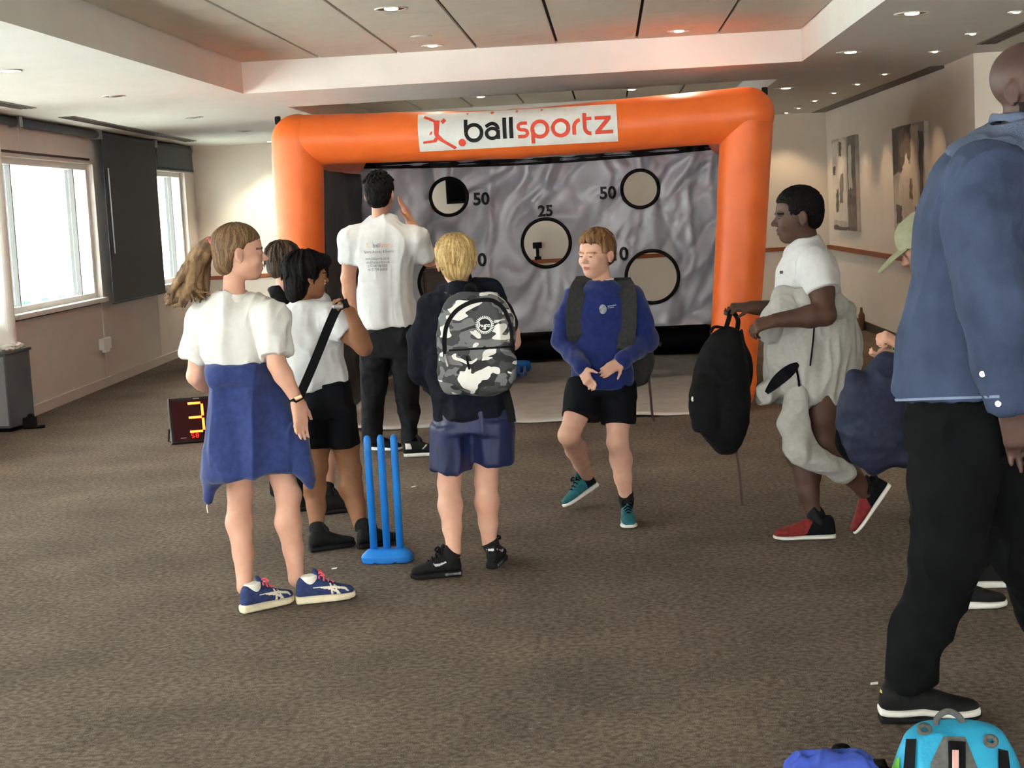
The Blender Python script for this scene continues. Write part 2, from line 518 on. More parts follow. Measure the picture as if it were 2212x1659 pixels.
# ceiling: a low soffit with two sunken tiled bays
ceiling = thing('ceiling', None, None, (0, 0, CZ)); ceiling['kind'] = 'structure'
for nm, lo, hi in (('soffit', (-5.9, -5, CZ), (-2.70, 20.5, TZ + .08)), ('soffit', (1.467, -5, CZ), (6.6, 20.5, TZ + .08)),
                   ('soffit', (-2.70, 12.38, CZ), (1.467, 14.1, TZ + .08)), ('soffit', (-2.70, 19.3, CZ), (1.467, 20.5, TZ + .08)),
                   ('tile_backing', (-2.70, -5, TZ + .02), (1.467, 12.38, TZ + .08)), ('tile_backing', (-2.70, 14.1, TZ + .02), (1.467, 19.3, TZ + .08))):
    MB().box(lo, hi).build(nm, m_ceil if nm == 'soffit' else m_dark, ceiling)
xb = [-2.70, -2.104, -1.511, -.919, -.328, .26, .857, 1.467]
tiles = {}
def tile(x0, x1, y0, y1):
    w = round(x1 - x0, 3); key = (w, round(y1 - y0, 3))
    g, h = .011, .002
    if key not in tiles:
        o = MB().box((g, h, 0), (w - g, y1 - y0 - h, .02)).build('ceiling_tile', m_tile, ceiling)
        tiles[key] = o
        first = True
    else:
        o = tiles[key].copy(); COL.objects.link(o)
    o.matrix_parent_inverse = Matrix.Identity(4); o.location = (x0, y0, TZ - .002 - CZ)
for i in range(7):
    for j in range(9):
        tile(xb[i], xb[i + 1], 12.38 - .785 * (j + 1), 12.38 - .785 * j)
    for j in range(6):
        tile(xb[i], xb[i + 1], 14.1 + .8667 * j, 14.1 + .8667 * (j + 1))
MB().box((-2.70, -5, TZ), (1.467, 12.38 - .785 * 9, TZ + .02)).build('plain_panel', m_tile, ceiling)
# linear air grilles set in the soffit
def grille(a, b, w, label):
    a = A3(a); b = A3(b); t = nrm(b - a); s = A3((t[1], -t[0], 0)) * w / 2
    g = thing('air_grille', label, 'air vent', a)
    P = [a - s, a + s, b + s, b - s]
    MB().prism([p + A3((0, 0, .0)) for p in P], (0, 0, -.006)).build('slot_frame', m_grille, g)
    for k in range(3):
        off = (k - 1) * s * .55
        q = s * .13
        MB().prism([a + t * .03 + off - q, a + t * .03 + off + q, b - t * .03 + off + q, b - t * .03 + off - q], (0, 0, -.010)).build('blade', m_skirt, g)
grille((-4.50, 13.7, CZ), (-4.74, 18.75, CZ), .14, 'long dark linear air grille in ceiling beside the roller blinds')
grille((-4.36, 9.6, CZ), (-4.42, 12.55, CZ), .14, 'short end of dark air grille at upper left ceiling')
grille((2.60, 8.6, CZ), (2.66, 11.75, CZ), .14, 'grey linear air grille in ceiling above the denim-shirted man')

# walls
wl = thing('wall_left', None, None, (0, 0, 0)); wl['kind'] = 'structure'
def wbox(Y0, Y1, z0, z1, d0, d1, name, m, parent, **kw):
    return MB().hexa([WL(Y0, z0, d0), WL(Y0, z0, d1), WL(Y1, z0, d1), WL(Y1, z0, d0), WL(Y0, z1, d0), WL(Y0, z1, d1), WL(Y1, z1, d1), WL(Y1, z1, d0)]).build(name, m, parent, **kw)
wbox(-5, 20.3, 0, .83, -.22, 0, 'lower_wall', m_wallL, wl)
wbox(-5, 20.3, 2.14, 2.5, -.22, 0, 'lintel', m_wallL, wl)
WIN = [(-4.4, -2.3), (-1.9, .6), (.95, 3.6), (3.95, 6.6), (6.95, 9.65), (10.0, 12.7), (13.05, 15.72), (16.25, 17.6), (18.0, 19.75)]
pe = -5
for (a, b_) in WIN + [(20.3, 20.3)]:
    wbox(pe, a, .83, 2.14, -.22, 0, 'pier', m_wallL, wl); pe = b_
# recessed panel joints on the window wall
for Yj in (15.72, 17.98):
    wbox(Yj - .09, Yj + .09, .1, .80, 0, .012, 'cover_strip', m_wallL, wl)
wbox(13.05, 15.6, 2.17, 2.19, 0, .008, 'shadow_joint', m_skirt, wl)
wbox(13.52, 15.5, 2.19, 2.42, 0, .010, 'white_panel', m_wallL, wl)
wbox(10.3, 13.3, 2.19, 2.42, 0, .010, 'white_panel', m_wallL, wl)
wbox(13.05, 15.6, .80, .812, 0, .006, 'shadow_joint', m_skirt, wl)
wbox(-5, 20.28, 0, .085, 0, .03, 'baseboard_left', m_wallL, None, kind='structure')
# glass that lets daylight straight through with a faint reflection
m_glass = bpy.data.materials.new('window_glass'); m_glass.use_nodes = True
nt = m_glass.node_tree; nt.nodes.remove(nt.nodes['Principled BSDF'])
tr = nt.nodes.new('ShaderNodeBsdfTransparent'); tr.inputs[0].default_value = (.96, .98, .97, 1)
gl = nt.nodes.new('ShaderNodeBsdfGlossy'); gl.inputs['Roughness'].default_value = .02
ms = nt.nodes.new('ShaderNodeMixShader'); ms.inputs[0].default_value = .05
nt.links.new(tr.outputs[0], ms.inputs[1]); nt.links.new(gl.outputs[0], ms.inputs[2])
nt.links.new(ms.outputs[0], nt.nodes['Material Output'].inputs[0])
m_gasket = mat('grey_gasket', (110, 112, 112), .6)
for k, (a, b_) in enumerate(WIN):
    w = thing('window_%d' % (k + 1), None, None, (wx(a), a, .83)); w['kind'] = 'structure'
    wbox(a - .04, b_ + .04, .815, .855, -.20, .045, 'window_sill', m_white, w)
    wbox(a, b_, 2.085, 2.14, -.16, -.06, 'head_frame', m_white, w)
    wbox(a, b_, .855, .905, -.16, -.06, 'bottom_frame', m_white, w)
    wbox(a, a + .06, .905, 2.085, -.16, -.06, 'jamb', m_white, w)
    wbox(b_ - .06, b_, .905, 2.085, -.16, -.06, 'jamb', m_white, w)
    mull = {6: [13.46, 15.28], 8: [19.3]}.get(k, [a + (b_ - a) * .5])
    e = [a + .06] + mull + [b_ - .06]
    for q in mull:
        wbox(q - .013, q + .013, .905, 2.085, -.15, -.07, 'mullion', m_white if k not in (6, 8) else m_gasket, w)
    for q in range(len(e) - 1):
        wbox(e[q] + .02, e[q + 1] - .02, .905, 2.085, -.115, -.109, 'pane', m_glass, w)
# back wall, right wall with its set-back, and the wall that turns the corner by the man
MB().box((6.6, -5, 0), (6.8, 12.8, 2.6)).build('wall_side', m_wall, kind='structure')  # unseen side wall, added to keep daylight out from the right
wf = thing('wall_front', None, None, (0, -5, 0)); wf['kind'] = 'structure'      # unseen end wall with openings, added behind the camera to cut frontal daylight
MB().box((-5.6, -5.2, 2.2), (6.8, -5, 2.7)).build('lintel', m_wall, wf)
MB().box((-5.6, -5.2, 0), (6.8, -5, .4)).build('lower_wall', m_wall, wf)
for xa in (-5.6, -2.6, .4, 3.4, 6.4):
    MB().box((xa, -5.2, .4), (xa + .4, -5, 2.2)).build('pier', m_wall, wf)
wb = MB().box((-5.15, 20.3, 0), (3.3, 20.5, 2.6)).build('wall_back', m_wall, kind='structure')
SB = .07
MB().hexa([(rx_(13.6) + SB, 13.6, 0), (rx_(13.6) + .4, 13.6, 0), (3.3, 20.3, 0), (rx_(20.3) + SB, 20.3, 0), (rx_(13.6) + SB, 13.6, 2.6), (rx_(13.6) + .4, 13.6, 2.6), (3.3, 20.3, 2.6), (rx_(20.3) + SB, 20.3, 2.6)]).build('wall_right', m_wall, kind='structure')
MB().hexa([(2.745, 12.55, 0), (6.6, 12.55, 0), (6.6, 12.8, 0), (2.745, 13.62, 0), (2.745, 12.55, 2.6), (6.6, 12.55, 2.6), (6.6, 12.8, 2.6), (2.745, 13.62, 2.6)]).build('wall_return', m_wall, kind='structure')
MB().hexa([(rx_(13.62) - .10, 13.62, CZ - .004), (rx_(13.62) + SB + .01, 13.62, CZ - .004), (rx_(20.3) + SB + .01, 20.3, CZ - .004), (rx_(20.3) - .10, 20.3, CZ - .004),
           (rx_(13.62) - .10, 13.62, CZ + .001), (rx_(13.62) + SB + .01, 13.62, CZ + .001), (rx_(20.3) + SB + .01, 20.3, CZ + .001), (rx_(20.3) - .10, 20.3, CZ + .001)]).build('trim_1', m_grille, kind='structure')
# dado rails and skirtings
MB().box((-5.1, 20.265, .815), (2.6, 20.3, .862)).build('trim_2', m_wood, kind='structure', bevel=.006)
def rstrip(z0, z1, t, nm, m):
    MB().hexa([(rx_(13.62) + SB - t, 13.63, z0), (rx_(13.62) + SB, 13.63, z0), (rx_(20.28) + SB, 20.28, z0), (rx_(20.28) + SB - t, 20.28, z0),
               (rx_(13.62) + SB - t, 13.63, z1), (rx_(13.62) + SB, 13.63, z1), (rx_(20.28) + SB, 20.28, z1), (rx_(20.28) + SB - t, 20.28, z1)]).build(nm, m, kind='structure')
rstrip(.815, .862, .035, 'trim_3', m_wood)
rstrip(0, .09, .018, 'baseboard_right', m_skirt)
MB().box((-5.1, 20.28, 0), (2.6, 20.3, .09)).build('baseboard_back', m_skirt, kind='structure')

# lamps set in the ceiling
m_ring = mat('lamp_trim', (205, 203, 195), .35, spec=.6)
m_refl = mat('lamp_reflector', (190, 188, 182), .12, metal=1)
m_bulb = glow('lamp_glow', (255, 236, 205), 10); m_off = mat('lamp_unlit', (150, 150, 146), .3)
m_bulb2 = glow('lamp_glow_bright', (255, 240, 215), 40)
def downlight(p, r, label, cat='ceiling light', power=0, warm=(1, .83, .62), bright=False, cover=False, spot=75, blend=.5):
    t = thing('downlight', label, cat, p, 'lights set into the ceiling')
    x, y, z = p
    MB().lathe((x, y, z), (0, 0, -1), [(r * .78, -.002), (r * .80, .004), (r * .98, .006), (r, .001), (r, -.004)], 28).build('trim_ring', m_ring, t, smooth=True)
    if cover:
        MB().lathe((x, y, z), (0, 0, -1), [(r * .8, -.002), (r * .8, .006), (.001, .007)], 28).build('cover', m_tile, t)
        return
    MB().lathe((x, y, z), (0, 0, -1), [(r * .79, .003), (r * .62, .0025), (r * .45, .002), (.001, .0018)], 28).build('reflector', m_refl, t, smooth=True)
    MB().lathe((x, y, z), (0, 0, -1), [(r * .42, .0022), (r * .36, .007), (r * .2, .010), (.001, .011)], 20).build('bulb', (m_bulb2 if bright else m_bulb) if power else m_off, t, smooth=True)
    if power:
        L = bpy.data.lights.new('spot', 'SPOT'); L.energy = power; L.color = warm; L.spot_size = math.radians(spot); L.spot_blend = blend; L.shadow_soft_size = r * .5
        o = bpy.data.objects.new('spot', L); COL.objects.link(o); o.parent = t; o.location = (0, 0, -.03)
P_ = 30
downlight((-1.214, 9.72, TZ - .002), .10, 'round ceiling lamp at top, nearest one over the tiled bay', power=P_)
downlight((-1.217, 11.30, TZ - .002), .075, 'plain round cover disc in the tiles between two lamps', 'ceiling cover', cover=True)
downlight((-1.212, 11.98, TZ - .002), .085, 'round ceiling lamp left in the tiled bay close to the beam', power=10, spot=110)
downlight((.557, 11.98, TZ - .002), .085, 'round ceiling lamp right in the tiled bay lighting the beam', power=30, spot=125, blend=.25, bright=True)
downlight((-1.30, 17.6, TZ - .002), .10, 'round ceiling lamp in the far bay above the banner', power=P_)
downlight((.30, 17.8, TZ - .002), .10, 'round ceiling lamp in the far bay, right of the banner', power=P_)
for p, l in (((-3.49, 9.62), 'oval ceiling lamp at left frame edge above the windows'), ((-3.54, 11.88), 'ceiling lamp second from the camera over the window side'),
             ((-3.67, 14.69), 'ceiling lamp third from the camera over the window side'), ((-3.80, 17.36), 'small faint ceiling lamp fourth on the window side')):
    downlight((p[0], p[1], CZ - .001), .085, l, power=14 if p[1] < 10 else 0)
downlight((-4.05, 19.85, CZ - .001), .07, 'farthest ceiling lamp on the window side washing the back wall', power=55, spot=110)
for p, l in (((1.731, 9.43), 'large round lamp in the right soffit nearest the camera'), ((1.733, 11.79), 'large round lamp in the right soffit beside the bay corner'), ((1.66, 15.32), 'large round lamp in right soffit above the arch corner')):
    downlight((p[0], p[1], CZ - .001), .10, l, power=P_)
for p, l, br in (((2.365, 9.69), 'small lamp at the right frame edge near the ceiling grille', 0), ((2.384, 10.91), 'small lamp left of the ceiling grille', 0), ((2.384, 12.14), 'brightest small lamp glowing above the wall corner', 1),
                 ((2.365, 14.19), 'small lamp at the near end of the picture wall', 0), ((2.307, 15.33), 'small lamp above the larger cricket picture', 0), ((2.25, 16.47), 'small lamp between the two pictures', 0),
                 ((2.21, 17.65), 'small bright lamp above the narrow picture', 1), ((2.19, 18.97), 'small lamp past the narrow picture', 0), ((2.15, 19.9), 'small lamp farthest on the picture wall', 0)):
    downlight((p[0], p[1], CZ - .001), .05, l, power=22 if p[1] > 14.5 else 12, warm=(1, .74, .48), bright=bool(br), spot=95, blend=.6)

# roller blinds
m_blind = mat('blind_fabric', (84, 89, 93), .9, (77, 82, 86), 80, bump=.1, bscale=400)
m_metal = mat('blind_metal', (150, 150, 150), .4, metal=.6)
def blind(Y0, Y1, zb, label, group='roller blinds along the windows'):
    t = thing('roller_blind', label, 'roller blind', WL(Y0, 2.42))
    MB().tube([WL(Y0, 2.418, .055), WL(Y1, 2.418, .055)], .038, 16).build('roll', m_blind, t, smooth=True)
    for q in (Y0 + .012, Y1 - .012):
        wbox(q - .012, q + .012, 2.375, 2.462, .0, .105, 'bracket', m_metal, t)
    if zb < 2.37:
        wbox(Y0 + .03, Y1 - .03, zb, 2.42, .088, .091, 'fabric', m_blind, t)
        MB().tube([WL(Y0 + .03, zb, .09), WL(Y1 - .03, zb, .09)], .011, 8).build('bottom_bar', m_blind, t, smooth=True)
    return t
blind(10.1, 13.30, 2.4, 'rolled-up dark blind at the left frame edge')
blind(13.32, 15.72, 2.4, 'rolled-up dark blind above the large bright window')
tb = blind(15.74, 17.97, .79, 'dark grey roller blind pulled down past the sill')
MB().tube([WL(15.86, 2.1, .11), WL(15.87, 1.28, .11), WL(15.85, 1.27, .12), WL(15.84, 2.1, .12)], .005, 6).build('pull_chain', m_metal, tb)
blind(17.99, 19.85, 2.15, 'short dark blind lowered a little at the far window')

# things on and by the window wall
sk = thing('wall_socket', 'small white double socket box on the window wall', 'socket', WL(15.58, .38))
wbox(15.44, 15.72, .36, .47, 0, .05, 'box', m_white, sk, bevel=.006)
wbox(15.50, 15.66, .33, .36, .01, .045, 'plug', m_white, sk, bevel=.004)
# white post at left edge
pc = MB().lathe((-4.745, 12.5, 0), (0, 0, 1), [(.001, 0), (.10, 0), (.10, CZ), (.001, CZ)], 32).build('column', m_white, smooth=False, kind='structure')

# outside: terrace, green stadium seats and a bit of the stand roof
m_conc = mat('terrace_concrete', (200, 200, 196), .9)
MB().box((-9.5, 8, -.6), (-5.6, 34, .30)).build('terrace', m_conc, kind='structure')
m_seat = mat('seat_green', (70, 150, 120), .5)
for k in range(10):
    Yc = 15.2 + k * .56
    s_ = thing('stadium_seat', 'green plastic stadium seat outside the window, %s from the camera' % ['first', 'second', 'third', 'fourth', 'fifth', 'sixth', 'seventh', 'eighth', 'ninth', 'farthest'][k], 'seat', (-6.15, Yc, .3), 'stadium seats outside')
    pr = [(-.21, .42), (-.22, .62), (-.17, .74), (-.08, .79), (.08, .79), (.17, .74), (.22, .62), (.21, .42)]
    MB().prism([(-6.12, Yc + a, .3 + b2 - .28) for a, b2 in pr], (-.03, 0, 0)).build('seat_back', m_seat, s_, bevel=.01)
    MB().box((-6.52, Yc - .2, .42), (-6.13, Yc + .2, .45)).build('seat_pan', m_seat, s_, bevel=.01)
    MB().box((-6.3, Yc - .03, .3), (-6.22, Yc + .03, .42)).build('bracket', m_metal, s_)
m_roof = mat('stand_roof_grey', (170, 172, 168), .8)
rf = thing('stand_roof', 'pale grey roof beams of the stand seen through window', 'stand roof', at(70, 440, 30))
MB().hexa([at(36, 340, 30), at(120, 352, 32), at(120, 352, 34), at(36, 340, 34), at(36, 372, 30), at(112, 366, 32), at(112, 366, 34), at(36, 372, 34)]).build('roof_panel', m_roof, rf)
MB().tube([at(36, 412, 30), at(128, 372, 33)], .10, 10).build('beam', m_roof, rf, smooth=True)
MB().tube([at(30, 432, 30), at(104, 440, 33)], .09, 10).build('fascia_rail', m_roof, rf, smooth=True)
MB().tube([at(36, 340, 31), at(36, 440, 31), at(36, 440, 31) - A3((0, 0, 1.6))], .06, 10).build('post', m_roof, rf, smooth=True)
# ================================================================== the inflatable target game
m_orange = mat('orange_vinyl', (243, 116, 48), .42, (236, 108, 42), 5, bump=.12, bscale=9, spec=.4)
m_black = mat('black_vinyl', (15, 15, 16), .6, spec=.15)
m_sheet = mat('silver_sheet', (150, 154, 166), .27, (140, 144, 156), 4, bump=.10, bscale=16, spec=.7)
m_mesh = mat('dark_side_panel', (62, 62, 66), .55, (48, 48, 52), 6, bump=.3, bscale=12)
m_mat = mat('grey_ground_sheet', (186, 183, 177), .7, (168, 165, 159), 5, bump=.2, bscale=10)
m_print_w = mat('banner_white', (232, 234, 230), .55, (224, 226, 222), 12, bump=.1, bscale=20)
m_print_k = mat('print_black', (18, 20, 20), .6)
m_print_r = mat('print_coral', (226, 84, 66), .6)
infl = thing('inflatable_target_game', 'orange inflatable arch frame with silver target sheet and white banner', 'inflatable game', (-.66, 11.55, 0))
FY, RYb = 11.62, 16.15
TL = A3((-2.172, FY, 2.06)); TR = A3((.985, FY, 2.065)); BL = A3((-2.262, FY, 0.0)); BR = A3((.805, FY, 0.0)); TM = A3((-.62, FY, 2.02))
def miter(S, c, nv): S.cut(c, nv)
def seams(amp=.004, ax=2, f=9.0, seed=0):
    def fn(V):
        return amp * vnoise(V, 4, seed) + amp * .5 * vnoise(V, 14, seed + 2)
    return fn
for nm, top, bot, oth in (('column', TL, BL, TR), ('column', TR, BR, TL)):
    S = SDF(.014)
    S.chain([bot + A3((0, 0, .165)), bot * .5 + top * .5, top], [.165, .174, .183], k=.0)
    S.chain([bot + A3((0, 0, .02)), bot + A3((0, 0, .2))], [.12, .165], k=.05)
    sgn = 1 if oth[0] > top[0] else -1
    S.build(nm, m_orange, infl, disp=seams(seed=3 + sgn), smooth=2)
S = SDF(.014)
S.chain([TL, TM, TR], [.178, .168, .19], k=.03)
bar = S.build('crossbar', m_orange, infl, disp=seams(seed=8), smooth=2)
# side tubes running back, rear frame and black base tube
for a, b_ in (((-2.14, FY, 2.0), (-2.1, RYb, 1.98)), ((.96, FY, 2.0), (.98, RYb, 1.98))):
    SDF(.02).cone(a, b_, .15, .15, k=0).build('side_tube', m_orange, infl)
SDF(.02).cone((-2.1, RYb, 1.98), (.98, RYb, 1.98), .15, .15, k=0).build('rear_bar', m_orange, infl)
for x in (-2.1, .98):
    SDF(.02).cone((x, RYb, .15), (x, RYb, 1.9), .15, .15, k=0).build('rear_column', m_orange, infl)
SDF(.016).cone((-2.1, RYb - .05, .155), (.98, RYb - .05, .155), .15, .15, k=0).build('base_tube', m_black, infl)
for x, y0 in ((-2.2, 0), (.86, 0)):
    SDF(.02).cone((x, FY + .15, .05), (x + .04, RYb, .05), .05, .05, k=0).build('side_base', m_black, infl)
# black lashing tabs at the two upper corners
for c in ((TL + A3((-.125, -.03, .145))), (TR + A3((.125, -.03, .15)))):
    SDF(.004).box(c, (.02, .015, .028), rnd=.006).build('tie_tab', m_black, infl)
# side panels
def panel(x, name):
    ny, nz = 40, 30; V = []; F = []
    for i in range(ny + 1):
        for j in range(nz + 1):
            Y = FY + .1 + (RYb - FY - .1) * i / ny; z = .04 + 1.81 * j / nz
            V.append((x + .03 * math.sin(Y * 7 + z * 2) * math.sin(z * 2.2) + .015 * math.sin(z * 9 + Y * 5), Y, z))
    for i in range(ny):
        for j in range(nz):
            a = i * (nz + 1) + j; F.append((a, a + nz + 1, a + nz + 2, a + 1))
    o = mesh_np(name, V, F, m_mesh, infl, True)
    o.modifiers.new('th', 'SOLIDIFY').thickness = .004
panel(-2.06, 'side_panel'); panel(.94, 'side_panel')
# target sheet with five holes
from mathutils.geometry import delaunay_2d_cdt
SY = 13.6
holes = [(-1.312, 1.626, .152), (.263, 1.607, .152), (-.529, 1.205, .198), (.33, .883, .215), (-1.385, .918, .215)]
_cr = random.Random(11)
CREASE = [(_cr.uniform(-.9, .9) + math.pi / 2 * 0, _cr.uniform(3.2, 8.5), _cr.uniform(0, 6.28), _cr.uniform(.018, .040), _cr.uniform(3, 10)) for _ in range(13)]
def sheet_y(x, z):
    P = A3([[x, z, 0.3]])
    n1 = float(vnoise(P * A3((1.6, 1.3, 1)), 1, 4)[0]); n2 = float(vnoise(P * A3((4, 3, 1)), 1, 6)[0])
    e = min(1, min(x + 2.05, .96 - x) / .15 + .2); h = .09 * n1 + .03 * n2
    for i, (an, fr, ph, am, pw) in enumerate(CREASE):       # long creases, mostly hanging, each fading in and out
        t = (x * math.cos(an) + z * math.sin(an)) * fr + ph + 2.2 * n1 + 1.2 * n2
        w = float(vnoise(P * A3((1.3, 1.1, 1)), 1, 20 + i)[0]) + .35
        h += am * max(0, w) * 1.6 * (1 - abs(math.sin(t))) ** pw * (1 if i % 2 else -1)
    h += .022 * (.5 + .5 * math.sin(x * 15 + 3 * n1)) ** 3 * max(0, (z - 1.25) / .6)
    return SY + e * h
outer = []
for i in range(61): outer.append((-2.05 + 3.0 * i / 60, .478 - .006 * math.sin(i * .7)))
for i in range(1, 30): outer.append((.95 + .0 * i, .478 + 1.44 * i / 30))
for i in range(61): outer.append((.95 - 3.0 * i / 60, 1.915 - .045 * math.sin(math.pi * i / 60)))
for i in range(1, 30): outer.append((-2.05, 1.9 - 1.42 * i / 30))
vin = [Vector(p) for p in outer]; faces = [list(range(len(outer)))]
edges = [(i, (i + 1) % len(outer)) for i in range(len(outer))]
for (hx, hz, hr) in holes:
    b0 = len(vin)
    for i in range(48):
        vin.append(Vector((hx + hr * math.cos(i * math.pi / 24), hz + hr * math.sin(i * math.pi / 24))))
    edges += [(b0 + i, b0 + (i + 1) % 48) for i in range(48)]
rr = random.Random(2)
for i in range(100):
    for j in range(48):
        x = -2.03 + 2.96 * (i + .5 * (j % 2)) / 100; z = .49 + 1.38 * (j + .5) / 48
        if all((x - h[0]) ** 2 + (z - h[1]) ** 2 > (h[2] + .012) ** 2 or True for h in holes): vin.append(Vector((x, z)))
r_ = delaunay_2d_cdt(vin, edges, [], 0, 1e-5)
V2 = [(v.x, v.y) for v in r_[0]]
def inout(x, z): return any((x - h[0]) ** 2 + (z - h[1]) ** 2 < (h[2] - .001) ** 2 for h in holes)
F2 = []
for f in r_[2]:
    cx = sum(V2[i][0] for i in f) / 3; cz = sum(V2[i][1] for i in f) / 3
    if -2.05 <= cx <= .95 and cz > .47 and not inout(cx, cz): F2.append(tuple(f))
sheet = mesh_np('target_sheet', [(x, sheet_y(x, z), z) for x, z in V2], F2, m_sheet, infl, True)
sbv = bvh_of(sheet)
sheet.modifiers.new('th', 'SOLIDIFY').thickness = .003
ring_o = []
for (hx, hz, hr) in holes:
    pts = [(hx + hr * math.cos(i * math.pi / 24), sheet_y(hx + hr * math.cos(i * math.pi / 24), hz + hr * math.sin(i * math.pi / 24)) - .004, hz + hr * math.sin(i * math.pi / 24)) for i in range(49)]
    MB().tube(pts, .0145, 8, caps=False).build('hole_rim', m_black, sheet, smooth=True)
MB().add([(x, sheet_y(x, z) - .012, z + o) for o in (-.02, .035) for x, z in outer[90:150]], [(i, i + 1, i + 61, i + 60) for i in range(59)]).build('top_hem', m_black, sheet)
def sheet_no(t, px_, py_, h, right=False):
    p = at(px_, py_, SY); P = text_polys(t, h / .70, .0045 * h / .1)
    w = max(q[0] for pl in P for q in pl)
    decal('number', shift(P, -w / 2, -h / 2), p, (1, 0, -.002), (0, 0, 1), sbv, m_print_k, sheet, lift=.012, cut=.04, label='printed black number ' + t)
sheet_no('50', 1040, 429, .098); sheet_no('50', 1313, 416, .098); sheet_no('25', 1178, 455, .088); sheet_no('10', 1338, 548, .105); sheet_no('10', 1032, 561, .105)
# ground sheet inside the arch
V = []; F = []; nx, ny = 60, 24
for i in range(nx + 1):
    for j in range(ny + 1):
        x = -2.12 + 3.0 * i / nx; t = j / ny; yf = 11.42 + .05 * math.sin(x * 5) + .02 * math.sin(x * 13 + 1)
        Y = yf + (16.0 - yf) * t
        z = .012 + .012 * max(0, math.sin(x * 6.5 + 1)) * (1 - t) ** 6 + .006 * math.sin(x * 3 + Y * 4)
        d = abs((x - .55) - .35 * math.sin((Y - 11.6) * .8)); z += .03 * math.exp(-(d / .05) ** 2) * (1 - abs(2 * t - 1))
        V.append((x, Y, z))
for i in range(nx):
    for j in range(ny):
        a = i * (ny + 1) + j; F.append((a, a + ny + 1, a + ny + 2, a + 1))
gs = mesh_np('ground_sheet', V, F, m_mat, infl, True); sm = gs.modifiers.new('th', 'SOLIDIFY'); sm.thickness = .008; sm.offset = -1
# banner with lettering, wrapped onto the crossbar
bbv = bvh_of(bar)
OX, OZ = -1.292, 1.925
bo = (OX, FY - .2, OZ); bx, bz = (1.375, 0, -.001), (0, 0, 1)
banner = decal('banner', [[(0.0, 0.002), (1.377, 0.0), (1.374, .258), (-.004, .262)]], bo, bx, bz, bbv, m_print_w, infl, lift=.004, cut=.04)
SW = .026
def letters():
    K = []; R = []; parts = []
    cy, rr_ = .112, .043
    parts.append((m_print_k, stroke([(.330, .205), (.330, cy)], SW) + stroke(arc(.385, cy, rr_ + .011, 180, 540, 30), SW)))
    parts.append((m_print_k, stroke(arc(.512, cy - .012, rr_ - .003, 0, 360, 28, ry=.034), SW * .9) + stroke([(.553, cy + .01), (.553, .059)], SW) + stroke([(.468, cy + .036)] + arc(.512, cy + .012, .041, 125, 0, 12, ry=.044), SW * .95)))
    parts.append((m_print_k, stroke([(.598, .205), (.598, .059)], SW * 1.05))); parts.append((m_print_k, stroke([(.644, .207), (.644, .060)], SW * 1.05)))
    parts.append((m_print_r, stroke([(.755, .158), (.722, .158)] + arc(.718, .135, .025, 90, 270, 12, ry=.0225) + [(.728, .112)] + arc(.731, .0895, .025, 90, -90, 12, ry=.0225) + [(.69, .067)], SW * .9)))
    parts.append((m_print_r, stroke(arc(.842, cy, rr_ + .010, 0, 360, 30), SW) + stroke([(.793, cy), (.793, .016)], SW)))
    parts.append((m_print_r, stroke(arc(.985, cy, rr_ + .010, 0, 360, 30), SW)))
    parts.append((m_print_r, stroke([(1.078, .060), (1.078, .105)] + arc(1.124, .107, .046, 180, 95, 10, ry=.052), SW)))
    parts.append((m_print_r, stroke([(1.152, .205), (1.152, .105)] + arc(1.192, .105, .040, 180, 275, 10, ry=.042), SW) + stroke([(1.152, .165), (1.20, .165)], SW * .9)))
    parts.append((m_print_r, stroke([(1.222, .165), (1.332, .165)], SW * .95) + stroke([(1.322, .165), (1.236, .070)], SW * 1.1) + stroke([(1.222, .068), (1.345, .068)], SW * .95)))
    # running figure and ball
    R = []
    R += stroke([(.040, .240), (.075, .225), (.112, .207)], .018)
    R += [[(.155, .203), (.178, .225), (.195, .203), (.172, .183)]]
    R += [[(.105, .212), (.150, .210), (.147, .165), (.140, .115), (.108, .118), (.110, .165)]]
    R += [[(.108, .118), (.140, .115), (.175, .075), (.262, .018), (.244, .006), (.150, .066), (.120, .09)]]
    R += [[(.030, .054), (.030, .070), (.100, .076), (.115, .094), (.134, .080), (.122, .060)]]
    R += [[(.074, .108), (.086, .134), (.097, .138), (.095, .118)]]
    return parts, R, [arc(.300, .048, .026, 0, 342, 19)]
LT, RF, BALL = letters()
for m_, pl in LT: decal('letter', pl, bo, bx, bz, bbv, m_, banner, lift=.0065, cut=.03)
decal('running_figure', RF, bo, bx, bz, bbv, m_print_r, banner, lift=.0065, cut=.03)
decal('ball_mark', BALL, bo, bx, bz, bbv, m_print_r, banner, lift=.0065, cut=.03)

# ================================================================== things behind the sheet at the back wall
tv = thing('wall_screen', 'black flat screen on back wall seen through the upper left hole', 'screen', (-1.5, 20.2, 1.6))
MB().box((-1.985, 20.22, 1.60), (-1.0, 20.27, 2.16)).build('housing', m_black, tv, bevel=.008)
MB().box((-1.965, 20.213, 1.625), (-1.02, 20.222, 2.14)).build('display', mat('screen_glass', (8, 8, 9), .7, spec=.05), tv)
MB().box((-1.6, 20.27, 1.75), (-1.4, 20.3, 2.0)).build('bracket', m_black, tv)
m_dwood = mat('dark_brown_wood', (66, 48, 38), .6, (54, 39, 30), 6, stretch=(1, 1, 10))
sbd = thing('sideboard', 'dark brown sideboard at the back wall behind lower left hole', 'sideboard', (-2.0, 19.9, 0))
MB().box((-2.75, 19.7, .06), (-1.25, 20.25, .80)).build('carcass', m_dwood, sbd, bevel=.006)
MB().box((-2.8, 19.67, .80), (-1.2, 20.26, .84)).build('worktop', m_dwood, sbd, bevel=.006)
